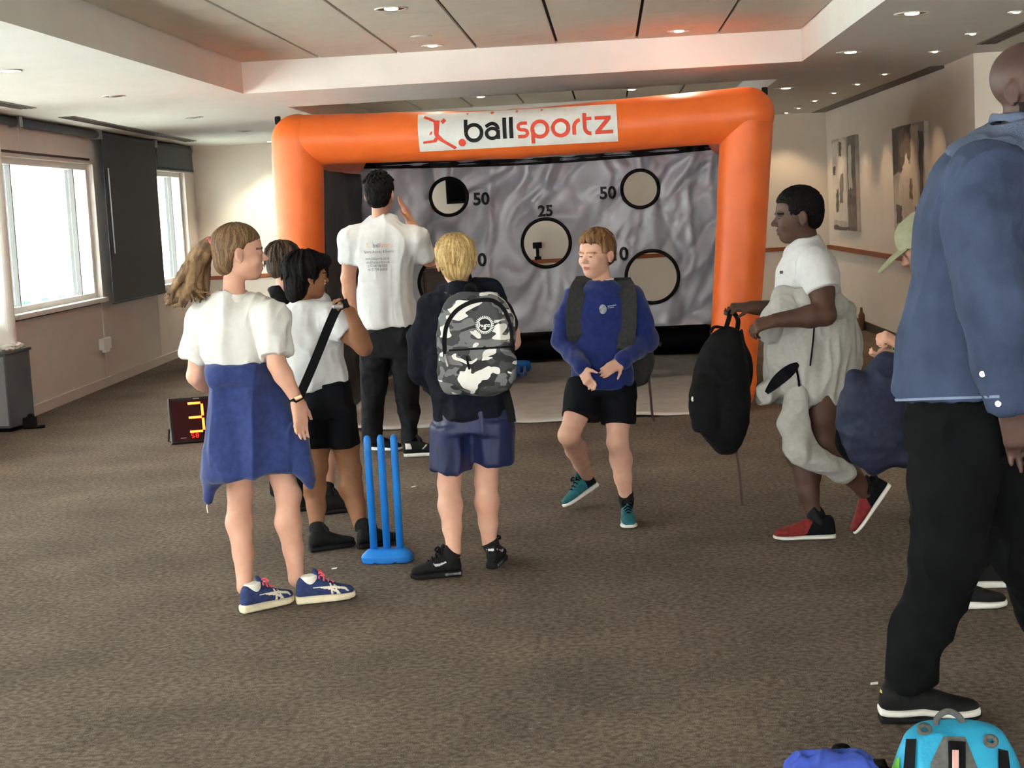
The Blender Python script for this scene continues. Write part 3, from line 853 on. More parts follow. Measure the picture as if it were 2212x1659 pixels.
for x in (-2.72, -2.22, -1.72):
    d_ = MB().box((x, 19.675, .1), (x + .46, 19.70, .77)).build('door', m_dwood, sbd, bevel=.004)
    MB().box((x + .40, 19.66, .42), (x + .42, 19.675, .52)).build('handle', m_metal, d_)
dv = thing('small_stand_device', 'small black device on a stem seen through the centre hole', 'device', (-.90, 20.24, .86))
MB().box((-.955, 20.22, 1.0), (-.845, 20.27, 1.075)).build('head', m_black, dv, bevel=.01)
MB().box((-.918, 20.235, .90), (-.882, 20.26, 1.0)).build('stem', m_black, dv)
MB().box((-.94, 20.262, .862), (-.86, 20.298, .90)).build('foot', m_black, dv)

# ================================================================== blue plastic cricket stumps
m_blue = mat('blue_plastic', (36, 128, 214), .45, (30, 118, 204), 10)
def stumps(name, label, org, xd, up, L=.505):
    t = thing(name, label, 'cricket stumps', org)
    xd = nrm(xd); up = nrm(up); yd = np.cross(up, xd); Fm = np.stack([xd, yd, up])
    S = SDF(.004)
    S.loft([(A3(org) + up * .0, .112, .055), (A3(org) + up * .032, .114, .057), (A3(org) + up * .062, .085, .036)], side=xd, n=3.2, k=0, rnd=.008)
    for q in (-.05, .04):
        S.box(A3(org) + xd * q - yd * .055 * 0 + up * .0, (.006, .09, .007), Fm, .002, 0, 's')
    S.build('base', m_blue, t, smooth=1)
    for q in (-.058, 0, .058):
        a = A3(org) + xd * q + up * .055
        MB().tube([a, a + up * (L - .02), a + up * (L - .008), a + up * L], [.0165, .0160, .013, .006], 16).build('stump', m_blue, t, smooth=True)
p = lev(838, 1214); stumps('cricket_stumps', 'bright blue plastic cricket stumps standing on the carpet', (p[0], p[1], 0), (1, -.03, 0), (0, 0, 1))
stumps('cricket_stumps', 'blue stumps lying on the ground sheet under the target', (-.88, 14.75, .085), (1, 0, .02), (.05, -1, -.06), .45)

# ================================================================== scoreboard
m_case = mat('scoreboard_case', (26, 22, 24), .4)
m_alu = mat('scoreboard_edge', (150, 148, 145), .35, metal=.7)
m_face = mat('scoreboard_face', (48, 8, 12), .25)
m_led = glow('led_red', (255, 96, 34), 6.0)
m_led2 = glow('led_red_small', (255, 30, 20), 3.0)
pb = lev(373, 962); sb = thing('digital_scoreboard', 'black digital scoreboard showing a glowing red three on the carpet', 'scoreboard', pb)
sx = nrm((1, .32, 0)); back = nrm((-.32, 1, 0)); sup = nrm(back * .42 + A3((0, 0, 1))); sn = np.cross(sx, sup)   # sn faces the room
def sbp(u, v, d=0.0): return A3(pb) + sx * u + sup * v + sn * d + A3((0, 0, .012))
W_, H_ = .42, .325
def slab(u0, u1, v0, v1, d0, d1): return [sbp(u0, v0, d0), sbp(u1, v0, d0), sbp(u1, v0, d1), sbp(u0, v0, d1), sbp(u0, v1, d0), sbp(u1, v1, d0), sbp(u1, v1, d1), sbp(u0, v1, d1)]
MB().hexa(slab(0, W_, 0, H_, -.045, -.003)).build('case', m_case, sb, bevel=.003)
MB().hexa(slab(.012, W_ - .012, .012, H_ - .02, -.003, .001)).build('face', m_face, sb)
MB().hexa(slab(-.008, 0, 0, H_, -.05, .002)).build('edge_trim', m_alu, sb)
MB().hexa(slab(W_, W_ + .008, 0, H_, -.05, .002)).build('edge_trim', m_alu, sb)
MB().tube([sbp(.02, .13, -.05), sbp(-.012, .12, -.06), A3(pb) + back * .16 - sx * .02 + A3((0, 0, .008)), A3(pb) + back * .10 - sx * .0 + A3((0, 0, .008))], .006, 8).build('stand_leg', m_case, sb, smooth=True)
MB().tube([sbp(W_ - .02, .13, -.05), sbp(W_ + .012, .12, -.06), A3(pb) + sx * W_ + back * .16 + A3((0, 0, .008))], .006, 8).build('stand_leg', m_case, sb, smooth=True)
def seg(u0, v0, u1, v1, w, m, nm):
    MB().tube([sbp(u0, v0, .003), sbp(u1, v1, .003)], w, 8, flat=.4, side=sn * 0 + np.cross(sn, nrm(sx * (u1 - u0) + sup * (v1 - v0)))).build(nm, m, sb, smooth=True)
def digit(ch, u, v, w, h, th, m, nm):
    S7 = {'3': 'abcdg', '5': 'acdfg', '8': 'abcdefg'}[ch]; g = th * 1.1
    pos = dict(a=(u + g, v + h, u + w - g, v + h), d=(u + g, v, u + w - g, v), g=(u + g, v + h / 2, u + w - g, v + h / 2), b=(u + w, v + h / 2 + g, u + w, v + h - g), c=(u + w, v + g, u + w, v + h / 2 - g), f=(u, v + h / 2 + g, u, v + h - g), e=(u, v + g, u, v + h / 2 - g))
    for s_ in S7: seg(*pos[s_], th, m, nm)
digit('3', .118, .073, .105, .205, .0082, m_led, 'lit_segment')
digit('5', .135, .030, .016, .028, .0020, m_led2, 'small_segment'); digit('8', .165, .030, .016, .028, .0020, m_led2, 'small_segment')
MB().hexa(slab(.165, .21, .308, .316, -.002, .003)).build('badge', m_alu, sb)
MB().hexa(slab(.06, .10, .030, .035, .0, .003)).build('badge', m_alu, sb)
MB().hexa(slab(.28, .33, .030, .035, .0, .003)).build('badge', m_alu, sb)

# ================================================================== grey box unit at the left edge
m_gbox = mat('grey_unit_side', (92, 94, 98), .5, (86, 88, 92), 5)
m_gfront = mat('grey_unit_front', (150, 153, 156), .5, (142, 145, 148), 30, stretch=(30, 1, 1))
c0 = lev(24, 934); c1 = lev(77, 919); ub = thing('grey_floor_unit', 'grey metal floor unit standing by the window wall', 'heater unit', c0)
dv_ = nrm(c1 - c0); lv = A3((-dv_[1], dv_[0], 0)); lv = lv if lv[0] < 0 else -lv
dd = np.linalg.norm(c1 - c0)
def gb(u0, u1, w0, w1, z0, z1): return [A3(c0) + dv_ * u + lv * w + A3((0, 0, z)) for z in (z0, z1) for u, w in ((u0, w0), (u1, w0), (u1, w1), (u0, w1))]
MB().hexa(gb(0, dd, 0, .45, .03, .60)).build('body', m_gbox, ub, bevel=.006)
MB().hexa(gb(-.008, 0, .01, .44, .05, .58)).build('front_panel', m_gfront, ub, bevel=.003)
MB().hexa(gb(.02, dd - .02, .02, .43, 0, .03)).build('plinth', m_black, ub)
MB().hexa(gb(-.015, dd + .015, -.012, .46, .60, .625)).build('lid', m_gbox, ub, bevel=.005)
pcl = SDF(.006)
for k in range(14): pcl.ell(A3(c0) + dv_ * (dd * (.2 + .75 * rr.random())) + lv * (.02 + .12 * rr.random()) + A3((0, 0, .625 + .015)), (.05, .05, .02), k=.02)
pcl.build('plastic_bag', mat('crumpled_white_plastic', (216, 214, 208), .4, bump=.3, bscale=60), None, disp=folds((30, 30, 30), .006, 5), label='crumpled white plastic bag lying on the grey unit', cat='plastic bag')
ad = lev(66, 926); ads = SDF(.004); ads.box(ad + A3((0, 0, .045)), (.05, .03, .045), rnd=.01).ell(ad + A3((.01, 0, .09)), (.03, .025, .03)).cone(ad + A3((.05, 0, .01)), ad + A3((.1, .02, .012)), .012)
ads.build('black_adaptor', m_black, None, label='small black plug adaptor on carpet at the foot of the grey unit', cat='adaptor')

# ================================================================== pictures on the right wall
def picture(Y0, Y1, z0, z1, label, seed, shapes):
    t = thing('wall_picture', label, 'picture', (rx_(Y0) + SB, Y0, z0), 'pictures on the right wall')
    def wp(u, v, d): Y = Y1 + (Y0 - Y1) * u; return (rx_(Y) + SB - d, Y, z0 + (z1 - z0) * v)     # u from the far to the near edge
    MB().hexa([wp(0, 0, .0), wp(1, 0, .0), wp(1, 0, .04), wp(0, 0, .04), wp(0, 1, 0), wp(1, 1, 0), wp(1, 1, .04), wp(0, 1, .04)]).build('canvas', mat('canvas_grey', (196, 187, 177), .8, (176, 167, 157), 6), t)
    gj = random.Random(seed + 40)
    for q, (c, poly) in enumerate(shapes):
        fine = []
        for i_ in range(len(poly)):
            a0, a1 = poly[i_], poly[(i_ + 1) % len(poly)]
            for j_ in range(7): fine.append((min(1, max(0, a0[0] + (a1[0] - a0[0]) * j_ / 7 + gj.uniform(-.022, .022))), min(1, max(0, a0[1] + (a1[1] - a0[1]) * j_ / 7 + gj.uniform(-.014, .014)))))
        poly = fine
        m = {'k': mat('picture_dark', (100, 92, 86), .8, (122, 112, 104), 14), 'w': mat('picture_white', (226, 216, 204), .8, (210, 200, 188), 10), 'g': mat('picture_mid', (140, 130, 120), .8, (118, 110, 102), 10)}[c]
        mesh_np('printed_patch', [wp(u, v, .0405 + .0004 * q) for u, v in poly], [tuple(range(len(poly)))], m, t, False)
picture(18.05, 19.65, 1.06, 2.10, 'narrow pale cricket picture on right wall, nearer the corner', 1, [
    ('w', [(.0, .1), (.60, .1), (.62, .95), (.45, 1), (.0, .95)]), ('g', [(.64, 0), (1, 0), (1, 1), (.66, 1)]), ('k', [(.3, .80), (.42, .80), (.44, .95), (.34, .96)]),
    ('k', [(.02, .60), (.12, .60), (.14, .7), (.04, .7)]), ('k', [(.13, .2), (.26, .2), (.28, .45), (.16, .44)]), ('k', [(.66, .27), (.95, .26), (.96, .38), (.70, .38)]), ('k', [(.0, 0), (.9, 0), (.9, .04), (.0, .05)]),
    ('g', [(.3, .3), (.45, .3), (.5, .62), (.36, .6)]), ('w', [(.70, .45), (.85, .45), (.85, .9), (.72, .9)])])
picture(14.55, 15.98, 1.10, 2.07, 'larger black and white cricket picture above the green cap', 2, [
    ('k', [(.0, .55), (.55, .6), (.6, 1), (.0, 1)]), ('w', [(.15, .0), (.80, .0), (.78, .5), (.55, .62), (.45, .75), (.33, .6), (.2, .5)]), ('w', [(.60, .5), (.78, .5), (.82, .98), (.60, .98)]),
    ('k', [(.84, .2), (.96, .2), (.97, .9), (.84, .92)]), ('g', [(.2, .75), (.32, .7), (.36, .98), (.2, .98)]), ('k', [(.08, .05), (.28, .1), (.26, .25), (.1, .26)]), ('k', [(.66, .12), (.86, .12), (.84, .24), (.7, .24)]),
    ('g', [(.52, .3), (.62, .3), (.62, .5), (.54, .5)])])
wbt = SDF(.006); q0 = A3((rx_(17.85) + SB - .06, 17.85, 0))
wbt.loft([(q0 + A3((0, 0, .0)), .035, .035), (q0 + A3((0, 0, .17)), .036, .036), (q0 + A3((0, 0, .2)), .016, .016), (q0 + A3((0, 0, .25)), .014, .014)], k=0)
wbt.build('brown_bottle', mat('brown_glass', (110, 76, 56), .3), None, label='small brown bottle standing against the right wall', cat='bottle')

# ================================================================== scraps on the carpet
m_paper = mat('paper_scrap', (226, 224, 218), .8)
for (x, y, l) in ((722, 1229, 'tiny white paper scrap on carpet left of the stumps'), (893, 1052, 'tiny white paper fleck on carpet right of the stumps'), (1888, 1478, 'tiny pale scrap behind the man\'s heel')):
    q = lev(x, y, .002)
    MB().prism([q + A3((-.012, -.006, 0)), q + A3((.011, -.009, .002)), q + A3((.013, .006, .004)), q + A3((-.009, .009, .001))], (0, 0, .002)).build('paper_scrap', m_paper, None, label=l, cat='paper scrap')

# ================================================================== bags in the near right corner
m_teal = mat('teal_nylon', (48, 158, 196), .6, (40, 146, 184), 8, bump=.15, bscale=120)
m_gnyl = mat('grey_nylon', (92, 92, 90), .75, (80, 80, 78), 60, bump=.2, bscale=200)
m_bnyl = mat('black_nylon', (18, 18, 20), .8, (12, 12, 14), 60, bump=.2, bscale=200, spec=.15)
BY = 3.95
tb_ = thing('teal_backpack', 'teal and grey backpack on the floor at bottom right', 'backpack', at(2060, 1760, BY))
def pr(rows, Y, dY=0): return [((at(a, y, Y) + at(b, y, Y)) / 2 + A3((0, r[4] if len(r) > 4 else dY, 0)), np.linalg.norm(at(b, y, Y) - at(a, y, Y)) / 2, r[3]) for r in rows for a, b, y in [r[:3]]]
S = SDF(.005)
S.loft(pr([(1985, 2125, 1566, .035), (1958, 2160, 1584, .08), (1942, 2182, 1620, .11), (1928, 2196, 1662, .125), (1924, 2200, 1720, .13), (1930, 2196, 1775, .12)], BY), n=2.4, k=0, rnd=.02)
bag = S.build('body', m_teal, tb_, disp=folds((14, 14, 6), .006, 3), smooth=2); bv = bvh_of(bag)
def on(bv_, x, y, Y, off=.004):
    o = A3((0, 0, HC)); d = nrm(ray(x, y)); h = bv_.ray_cast(Vector(o), Vector(d), 40)
    return A3(h[0]) - d * off if h[0] is not None else at(x, y, Y)
def patch(name, px, bv_, Y, m, parent, th=.004, n=8):
    """thin appliqué following the surface under an outline seen in the photograph"""
    ctr = A3((sum(p[0] for p in px) / len(px), sum(p[1] for p in px) / len(px)))
    ring = []
    for i in range(len(px)):
        a = A3(px[i]); b2 = A3(px[(i + 1) % len(px)])
        for j in range(n): ring.append(a + (b2 - a) * j / n)
    V = []; F = []; m_ = len(ring); L = 5
    for l in range(L):
        for q in ring: w = ctr + (q - ctr) * (1 - l / L); V.append(on(bv_, w[0], w[1], Y, th))
    V.append(on(bv_, ctr[0], ctr[1], Y, th))
    for l in range(L - 1):
        for i in range(m_): F.append((l * m_ + i, l * m_ + (i + 1) % m_, (l + 1) * m_ + (i + 1) % m_, (l + 1) * m_ + i))
    for i in range(m_): F.append(((L - 1) * m_ + i, (L - 1) * m_ + (i + 1) % m_, L * m_))
    return mesh_np(name, V, F, m, parent, True)
patch('centre_panel', [(2038, 1590), (2085, 1592), (2112, 1659), (2125, 1740), (2005, 1740), (2010, 1650)], bv, BY, m_gnyl, tb_, .006)
patch('webbing', [(2048, 1600), (2086, 1602), (2086, 1740), (2050, 1740)], bv, BY, m_bnyl, tb_, .010)
patch('pink_tab', [(2057, 1620), (2071, 1620), (2071, 1740), (2057, 1740)], bv, BY, mat('pink_tab', (214, 168, 162), .7), tb_, .013)
patch('compression_strap', [(1957, 1596), (1979, 1596), (1972, 1740), (1944, 1740)], bv, BY, m_bnyl, tb_, .008)
patch('compression_strap', [(2156, 1617), (2178, 1622), (2192, 1740), (2160, 1740)], bv, BY, m_bnyl, tb_, .008)
patch('green_panel', [(1937, 1637), (1943, 1637), (1942, 1740), (1918, 1740), (1928, 1655)], bv, BY, mat('lime_nylon', (118, 200, 60), .6), tb_, .005)
for (x, y) in ((1997, 1572), (2140, 1597)):
    c = on(bv, x, y + 6, BY, .006)
    MB().lathe(c, (0, -.6, .8), [(.018, 0), (.018, .008), (.008, .008), (.008, 0)], 16).build('buckle', m_gnyl, tb_, smooth=True)
MB().tube(curve([at(2022, 1578, BY), at(2024, 1552, BY), at(2045, 1537, BY), at(2068, 1545, BY), at(2088, 1572, BY)], 8), .008, 8, flat=.5).build('carry_handle', m_gnyl, tb_, smooth=True)
S = SDF(.005); r2 = random.Random(5)
for k in range(16):
    x = 1745 + 125 * (k / 15); S.ell(at(x - 8, 1668 + 12 * r2.random(), 3.9) + A3((0, .05 * r2.random(), 0)), (.035, .05, .03), k=.02)
S.loft(pr([(1730, 1862, 1672, .05), (1725, 1866, 1770, .06)], 3.9), k=.03)
S.build('blue_garment', mat('blue_cotton', (62, 84, 176), .85, (54, 74, 160), 20), None, disp=folds((25, 25, 25), .01, 3), smooth=2, label='crumpled blue garment on floor left of the teal backpack', cat='garment')
S = SDF(.005); S.loft(pr([(1884, 1912, 1648, .03), (1876, 1916, 1670, .04), (1874, 1918, 1755, .05)], 4.16), n=2.4, k=.01).chain([at(1806, 1650, 4.16), at(1812, 1622, 4.16), at(1822, 1622, 4.16), at(1828, 1650, 4.16), at(1870, 1680, 4.16)], [.012] * 5, k=.01).cone(at(1828, 1680, 4.16), at(1890, 1690, 4.16), .03)
S.build('black_bag', m_bnyl, None, disp=folds((20, 20, 20), .006, 8), label='black bag with a small loop handle between blue garment and teal backpack', cat='bag')
# ================================================================== people: shared anatomy
def skin(name, c, c2):
    return mat(name, c, .55, c2, 14, 5, bump=.04, bscale=160, spec=.35)
sk_fair = skin('skin_fair', (208, 160, 138), (198, 148, 126))
sk_pale = skin('skin_pale', (214, 168, 146), (204, 154, 132))
sk_tan = skin('skin_tan', (150, 104, 74), (138, 94, 66))
sk_olive = skin('skin_olive', (190, 140, 114), (178, 126, 102))
sk_dark = skin('skin_dark', (82, 56, 44), (70, 47, 37))
sk_brown = skin('skin_brown', (82, 60, 52), (68, 49, 43))
m_lip = mat('lips_rose', (184, 116, 104), .5); m_lipd = mat('lips_dark', (84, 48, 42), .5)
m_eyew = mat('eye_white', (186, 174, 166), .6, spec=.1); m_iris = mat('iris_dark', (42, 34, 30), .5, spec=.1)
m_mouth = mat('mouth_dark', (70, 32, 30), .6); m_teeth = mat('teeth', (226, 220, 206), .4)
m_wsh = mat('white_cotton', (208, 206, 201), .9, (202, 200, 195), 30, bump=.08, bscale=220)
m_wsh2 = mat('white_cotton_cool', (210, 210, 211), .9, (204, 204, 205), 30, bump=.08, bscale=220)
m_navy = mat('navy_fleece', (44, 58, 110), .95, (36, 49, 96), 40, bump=.15, bscale=260, sheen=.2)
m_royal = mat('royal_sweatshirt', (32, 46, 108), .95, (26, 39, 95), 40, bump=.15, bscale=260, sheen=.2)
m_blk = mat('black_cloth', (19, 20, 24), .95, (14, 15, 18), 40, bump=.1, bscale=200, spec=.12)
m_blkj = mat('black_denim', (33, 33, 37), .9, (24, 24, 27), 18, bump=.1, bscale=200, spec=.15)
m_sock_k = mat('black_sock', (24, 24, 26), .95); m_sock_w = mat('white_sock', (228, 224, 214), .95)

def in_poly(u, v, poly):
    c = np.zeros(len(u), bool); n = len(poly)
    for i in range(n):
        x0, y0 = poly[i]; x1, y1 = poly[(i + 1) % n]
        if y0 == y1: continue
        m = ((y0 > v) != (y1 > v)) & (u < (x1 - x0) * (v - y0) / (y1 - y0) + x0)
        c ^= m
    return c
class Head:
    """head frame: x to the person's right, y forward, z up; unit = head height, z 0 chin .. 1 crown"""
    def __init__(s, c, hh, fwd, up=(0, 0, 1)):
        s.c = A3(c); s.h = hh; s.f = nrm(fwd); up = A3(up); s.u = nrm(up - s.f * np.dot(up, s.f)); s.r = np.cross(s.f, s.u)
        s.F = np.stack([s.r, s.f, s.u])
    def __call__(s, x, y, z):
        return s.c + s.h * (x * s.r + y * s.f + (z - .5) * s.u)
    def loc(s, P):
        q = (P - s.c) @ s.F.T / s.h; q[:, 2] += .5
        return q
    def R(s, *r): return tuple(s.h * v for v in r)
def head(S, H, neck=None, nr=.30, jaw=1.0, mouth_open=False):
    h = H.h
    S.ell(H(0, -.05, .63), H.R(.345, .43, .37), H.F, k=.02 * h)
    S.ell(H(0, .08, .38), H.R(.275 * jaw, .30, .34), H.F, k=.10 * h)
    S.ell(H(0, .21, .13), H.R(.15 * jaw, .15, .125), H.F, k=.10 * h)
    S.ell(H(0, .02, .22), H.R(.235 * jaw, .26, .16), H.F, k=.08 * h)
    for sx_ in (-1, 1):
        S.ell(H(sx_ * .165, .25, .37), H.R(.10, .10, .10), H.F, k=.08 * h)            # cheek
        S.ell(H(sx_ * .125, .345, .565), H.R(.10, .055, .04), H.F, k=.05 * h)         # brow
        S.ell(H(sx_ * .135, .425, .495), H.R(.085, .07, .052), H.F, k=.05 * h, op='s')  # eye socket
        S.ell(H(sx_ * .125, .315, .49), H.R(.072, .062, .05), H.F, k=.015 * h)         # lid
    S.cone(H(0, .355, .52), H(0, .46, .385), .030 * h, .046 * h, k=.04 * h)
    for sx_ in (-1, 1): S.ell(H(sx_ * .045, .405, .365), H.R(.038, .045, .032), H.F, k=.02 * h)
    S.ell(H(0, .365, .265), H.R(.095, .055, .028), H.F, k=.03 * h)
    S.ell(H(0, .355, .205), H.R(.085, .055, .032), H.F, k=.03 * h)
    S.ell(H(0, .43, .237), H.R(.085, .05, .020 if mouth_open else .010), H.F, k=.012 * h, op='s')
    for sx_ in (-1, 1):
        Fe = np.stack([nrm(H.r + sx_ * H.f * .35), nrm(H.f - sx_ * H.r * .35), H.u])
        S.ell(H(sx_ * .355, -.05, .46), H.R(.036, .085, .135), Fe, k=.02 * h)
        S.ell(H(sx_ * .395, -.035, .475), H.R(.028, .045, .08), Fe, k=.015 * h, op='s')
        S.cone(H(sx_ * .34, .0, .37), H(sx_ * .36, -.03, .34), .028 * h, .03 * h, k=.02 * h)
    if neck is not None:
        S.cone(H(0, -.12, .28), neck, nr * h * .82, nr * h, k=.05 * h)
def face_paint(H, lips=True, brows=True):
    """slots: 0 skin, 1 lips, 2 brows"""
    def fn(C):
        q = H.loc(C); s = np.zeros(len(C), int)
        near = (np.abs(q) < .8).all(1)
        if lips: s[near & (q[:, 1] > .30) & (((q[:, 0] / .088) ** 2 + ((q[:, 2] - .236) / .040) ** 2) < 1)] = 1
        if brows:
            for sx_ in (-1, 1):
                u = (q[:, 0] * sx_ - .13) / .105; v = (q[:, 2] - .580 + .02 * u * u) / .015
                s[near & (q[:, 1] > .2) & (np.abs(u) < 1) & (np.abs(v) < 1)] = 2
        return s
    return fn
def eyes(H, parent, squint=.6, white=m_eyew):
    if squint < .45:                                   # eyes narrowed to a slit
        for sx_ in (-1, 1):
            SDF(.0016).ell(H(sx_ * .125, .364, .487), H.R(.052, .020, .012), H.F, k=0).build('eye', m_iris, parent)
        return
    for sx_ in (-1, 1):
        c = H(sx_ * .125, .330, .490)
        SDF(.0022).ell(c, H.R(.055, .052, .034 * squint), H.F, k=0).build('eye', white, parent)
        SDF(.0018).ell(H(sx_ * .125, .372, .490), H.R(.020, .016, .022 * squint), H.F, k=0).build('iris', m_iris, parent)
def arm(S, sh, el, wr, s=1.0, k=.02):
    sh, el, wr = A3(sh), A3(el), A3(wr)
    S.chain([sh, sh * .5 + el * .5, el], [.046 * s, .041 * s, .034 * s], k=k)
    S.chain([el, el * .7 + wr * .3, wr], [.034 * s, .035 * s, .023 * s], k=k)
def leg(S, hip, kn, an, s=1.0, back=(0, 0, 0), k=.02, th=1.0):
    hip, kn, an = A3(hip), A3(kn), A3(an); bk = nrm(back) if np.any(back) else A3((0, 0, 0))
    S.chain([hip, hip * .5 + kn * .5, kn], [.080 * s * th, .066 * s * (th + 1) / 2, .049 * s], k=k)
    S.cone(kn, kn * .68 + an * .32 + bk * .012 * s, .047 * s, .052 * s, k=k)
    S.chain([kn * .68 + an * .32 + bk * .012 * s, kn * .35 + an * .65, an], [.052 * s, .040 * s, .031 * s], k=k)
    S.ell(kn - bk * .015 * s, .040 * s, k=k)
def hand(S, wr, d, nrmv, thumb, size=.15, curl=25, spread=.12, tc=.5, k=.006):
    """wr wrist, d towards the fingers, nrmv back of the hand, thumb = +1/-1 side (d x nrmv)"""
    wr = A3(wr); d = nrm(d); n = A3(nrmv); n = nrm(n - d * np.dot(n, d)); l = np.cross(d, n) * thumb
    pl = .48 * size
    Fm = np.stack([l, n, d])
    S.ell(wr + d * pl * .25, (.15 * size, .095 * size, .3 * size), Fm, k=.012)
    S.box(wr + d * pl * .58, (.205 * size, .075 * size, .26 * size), Fm, rnd=.06 * size, k=.014)
    for i, (o, ln) in enumerate(((.155, .40), (.055, .46), (-.05, .43), (-.145, .34))):
        p = wr + d * pl * (1.0 if i < 3 else .93) + l * o * size
        dd_ = nrm(d + l * o * spread * 6); a = math.radians(curl) * (1 + .1 * i)
        r0 = .050 * size
        for j, fr in enumerate((.45, .31, .24)):
            dd_ = nrm(dd_ * math.cos(a) - n * math.sin(a)) if j == 0 else nrm(dd_ * math.cos(a * 1.1) - np.cross(l, dd_) * math.sin(a * 1.1) * (1 if np.dot(np.cross(l, dd_), n) > 0 or True else -1))
            q = p + dd_ * ln * size * fr
            S.cone(p, q, r0, r0 * .90, k=k); p = q; r0 *= .88
    p = wr + d * pl * .22 + l * .15 * size
    t1 = nrm(d * .62 + l * (.75 - .35 * tc) - n * .35 * tc); q = p + t1 * .24 * size
    S.cone(p, q, .068 * size, .054 * size, k=.012)
    t2 = nrm(t1 + d * .5 * tc - n * .25 * tc); S.cone(q, q + t2 * .2 * size, .052 * size, .042 * size, k=k)
def pr1(a, b, y, Y):
    p, q = at(a, y, Y), at(b, y, Y)
    return (p + q) / 2, np.linalg.norm(q - p) / 2
class Shoe:
    """shoe frame: t along the sole from heel 0 to toe 1, h height and w side in units of its length"""
    def __init__(s, heel, fwd, L, up=(0, 0, 1)):
        s.o = A3(heel); s.L = L; s.f = nrm(fwd); up = A3(up); s.u = nrm(up - s.f * np.dot(up, s.f)); s.s = np.cross(s.f, s.u)
    def __call__(s, t, w, h): return s.o + s.L * (s.f * t + s.s * w + s.u * h)
    def loc(s, P):
        q = P - s.o
        return q @ s.f / s.L, q @ s.s / s.L, q @ s.u / s.L
def shoe(parent, heel, fwd, L, mu, ms, up=(0, 0, 1), sole_h=.105, high=.33, extra=None, laces=None, lace_m=None, name='shoe', ms2=None):
    """extra: painter (t, w, h) -> slot on the upper, mu may be a list of materials"""
    Sx = Shoe(heel, fwd, L, up); res = .0035
    S = SDF(res)
    prof = [(.0, .105, .06, .0), (.06, .135, .0, 0), (.25, .15, 0, 0), (.5, .145, 0, 0), (.70, .185, 0, 0), (.85, .17, 0, 0), (.97, .10, 0, .012), (1.0, .06, 0, .02)]
    S.loft([(Sx(t, 0.01 * (t > .4), sole_h / 2 + z), w * L, (sole_h / 2) * L * (1.0 if t < .55 else .86 if t < .9 else .7)) for t, w, _, z in prof], side=Sx.s, n=3, k=0, rnd=.006)
    S.build('sole', ms, parent, smooth=1)
    U = SDF(res); b0 = sole_h * .75
    up_ = [(.01, .085, high * .85), (.07, .118, high), (.18, .13, high * 1.02), (.30, .13, high * .95), (.42, .13, high * .86), (.55, .145, high * .70), (.70, .165, high * .52), (.83, .15, high * .42), (.93, .11, high * .34), (.985, .06, high * .24)]
    U.loft([(Sx(t, .008, b0 + (hh_ - 0) / 2 * .92), w * L, hh_ / 2 * L) for t, w, hh_ in up_], side=Sx.s, n=2.3, k=0, rnd=.012)
    U.ell(Sx(.24, .004, b0 + high * 1.08), (.085 * L, .13 * L, .14 * L), np.stack([Sx.s, Sx.f, Sx.u]), k=.01, op='s')
    U.cone(Sx(.40, .006, b0 + high * .93), Sx(.33, .006, b0 + high * 1.22), .05 * L, .038 * L, k=.012)
    sh = U.build(name, mu, parent, smooth=1, paint=(lambda C: extra(*Sx.loc(C))) if extra else None)
    if laces:
        for i in range(4):
            t = .40 + .075 * i; z = b0 + high * (.93 - .135 * i)
            MB().tube(curve([Sx(t, -.085, z - .03), Sx(t + .01, 0, z + .035), Sx(t, .085, z - .03)], 5), .0035, 6).build('lace', lace_m, sh, smooth=True)
        for sg in (-1, 1):
            MB().tube(curve([Sx(.40, .0, b0 + high * .98), Sx(.42, .08 * sg, b0 + high * 1.15), Sx(.48, .11 * sg, b0 + high * 1.0), Sx(.42, .02 * sg, b0 + high * .97)], 6), .004, 6).build('lace_bow', lace_m, sh, smooth=True)
    return Sx
def sock(parent, an, Sx, m, top, r=.034, bot=None):
    """from inside the shoe up to 'top' along the shin"""
    a = Sx(.25, 0, .26) if bot is None else bot
    S = SDF(.004); S.chain([a, A3(an), A3(top)], [r * .8, r * 1.0, r * 1.06], k=.01)
    S.cut(A3(top), nrm(A3(top) - A3(an)))
    S.build('sock', m, parent)
def strands(S, H, n, seed, th0, th1, ph0, ph1, ln, r0, r1, shell=(.37, .455, .40), c=(0, -.05, .63), droop=.0, jit=.25, swirl=0.0):
    """locks of hair combed down the skull: th azimuth (0 front, 90 right), ph polar angle from the crown"""
    g = random.Random(seed)
    for i in range(n):
        th = math.radians(g.uniform(th0, th1)); ph = math.radians(g.uniform(ph0, ph1)); pts = []; L = ln * g.uniform(.7, 1.2)
        for j in range(5):
            p2 = ph + L * j / 4; t2 = th + (g.uniform(-1, 1) * jit * .3 + swirl) * j / 4
            k = 1.0 + (.02 + droop * j / 4) * g.uniform(.5, 1.4)
            z = c[2] + shell[2] * math.cos(p2) * k; rr2 = math.sin(min(p2, 1.75)) * k
            pts.append(H(c[0] + shell[0] * rr2 * math.sin(t2), c[1] + shell[1] * rr2 * math.cos(t2), z if p2 < 1.75 else c[2] + shell[2] * math.cos(1.75) * k - shell[2] * (p2 - 1.75)))
        S.chain(pts, [r0 * H.h, r0 * H.h, r0 * .9 * H.h, (r0 + r1) / 2 * H.h, r1 * H.h], k=.02 * H.h)
def hair_mat(name, c, c2, rough=.5):
    return mat(name, c, rough, c2, 11, 6, bump=.8, bscale=70, stretch=(9, 9, 2.2), spec=.3, pos=(.35, .68))
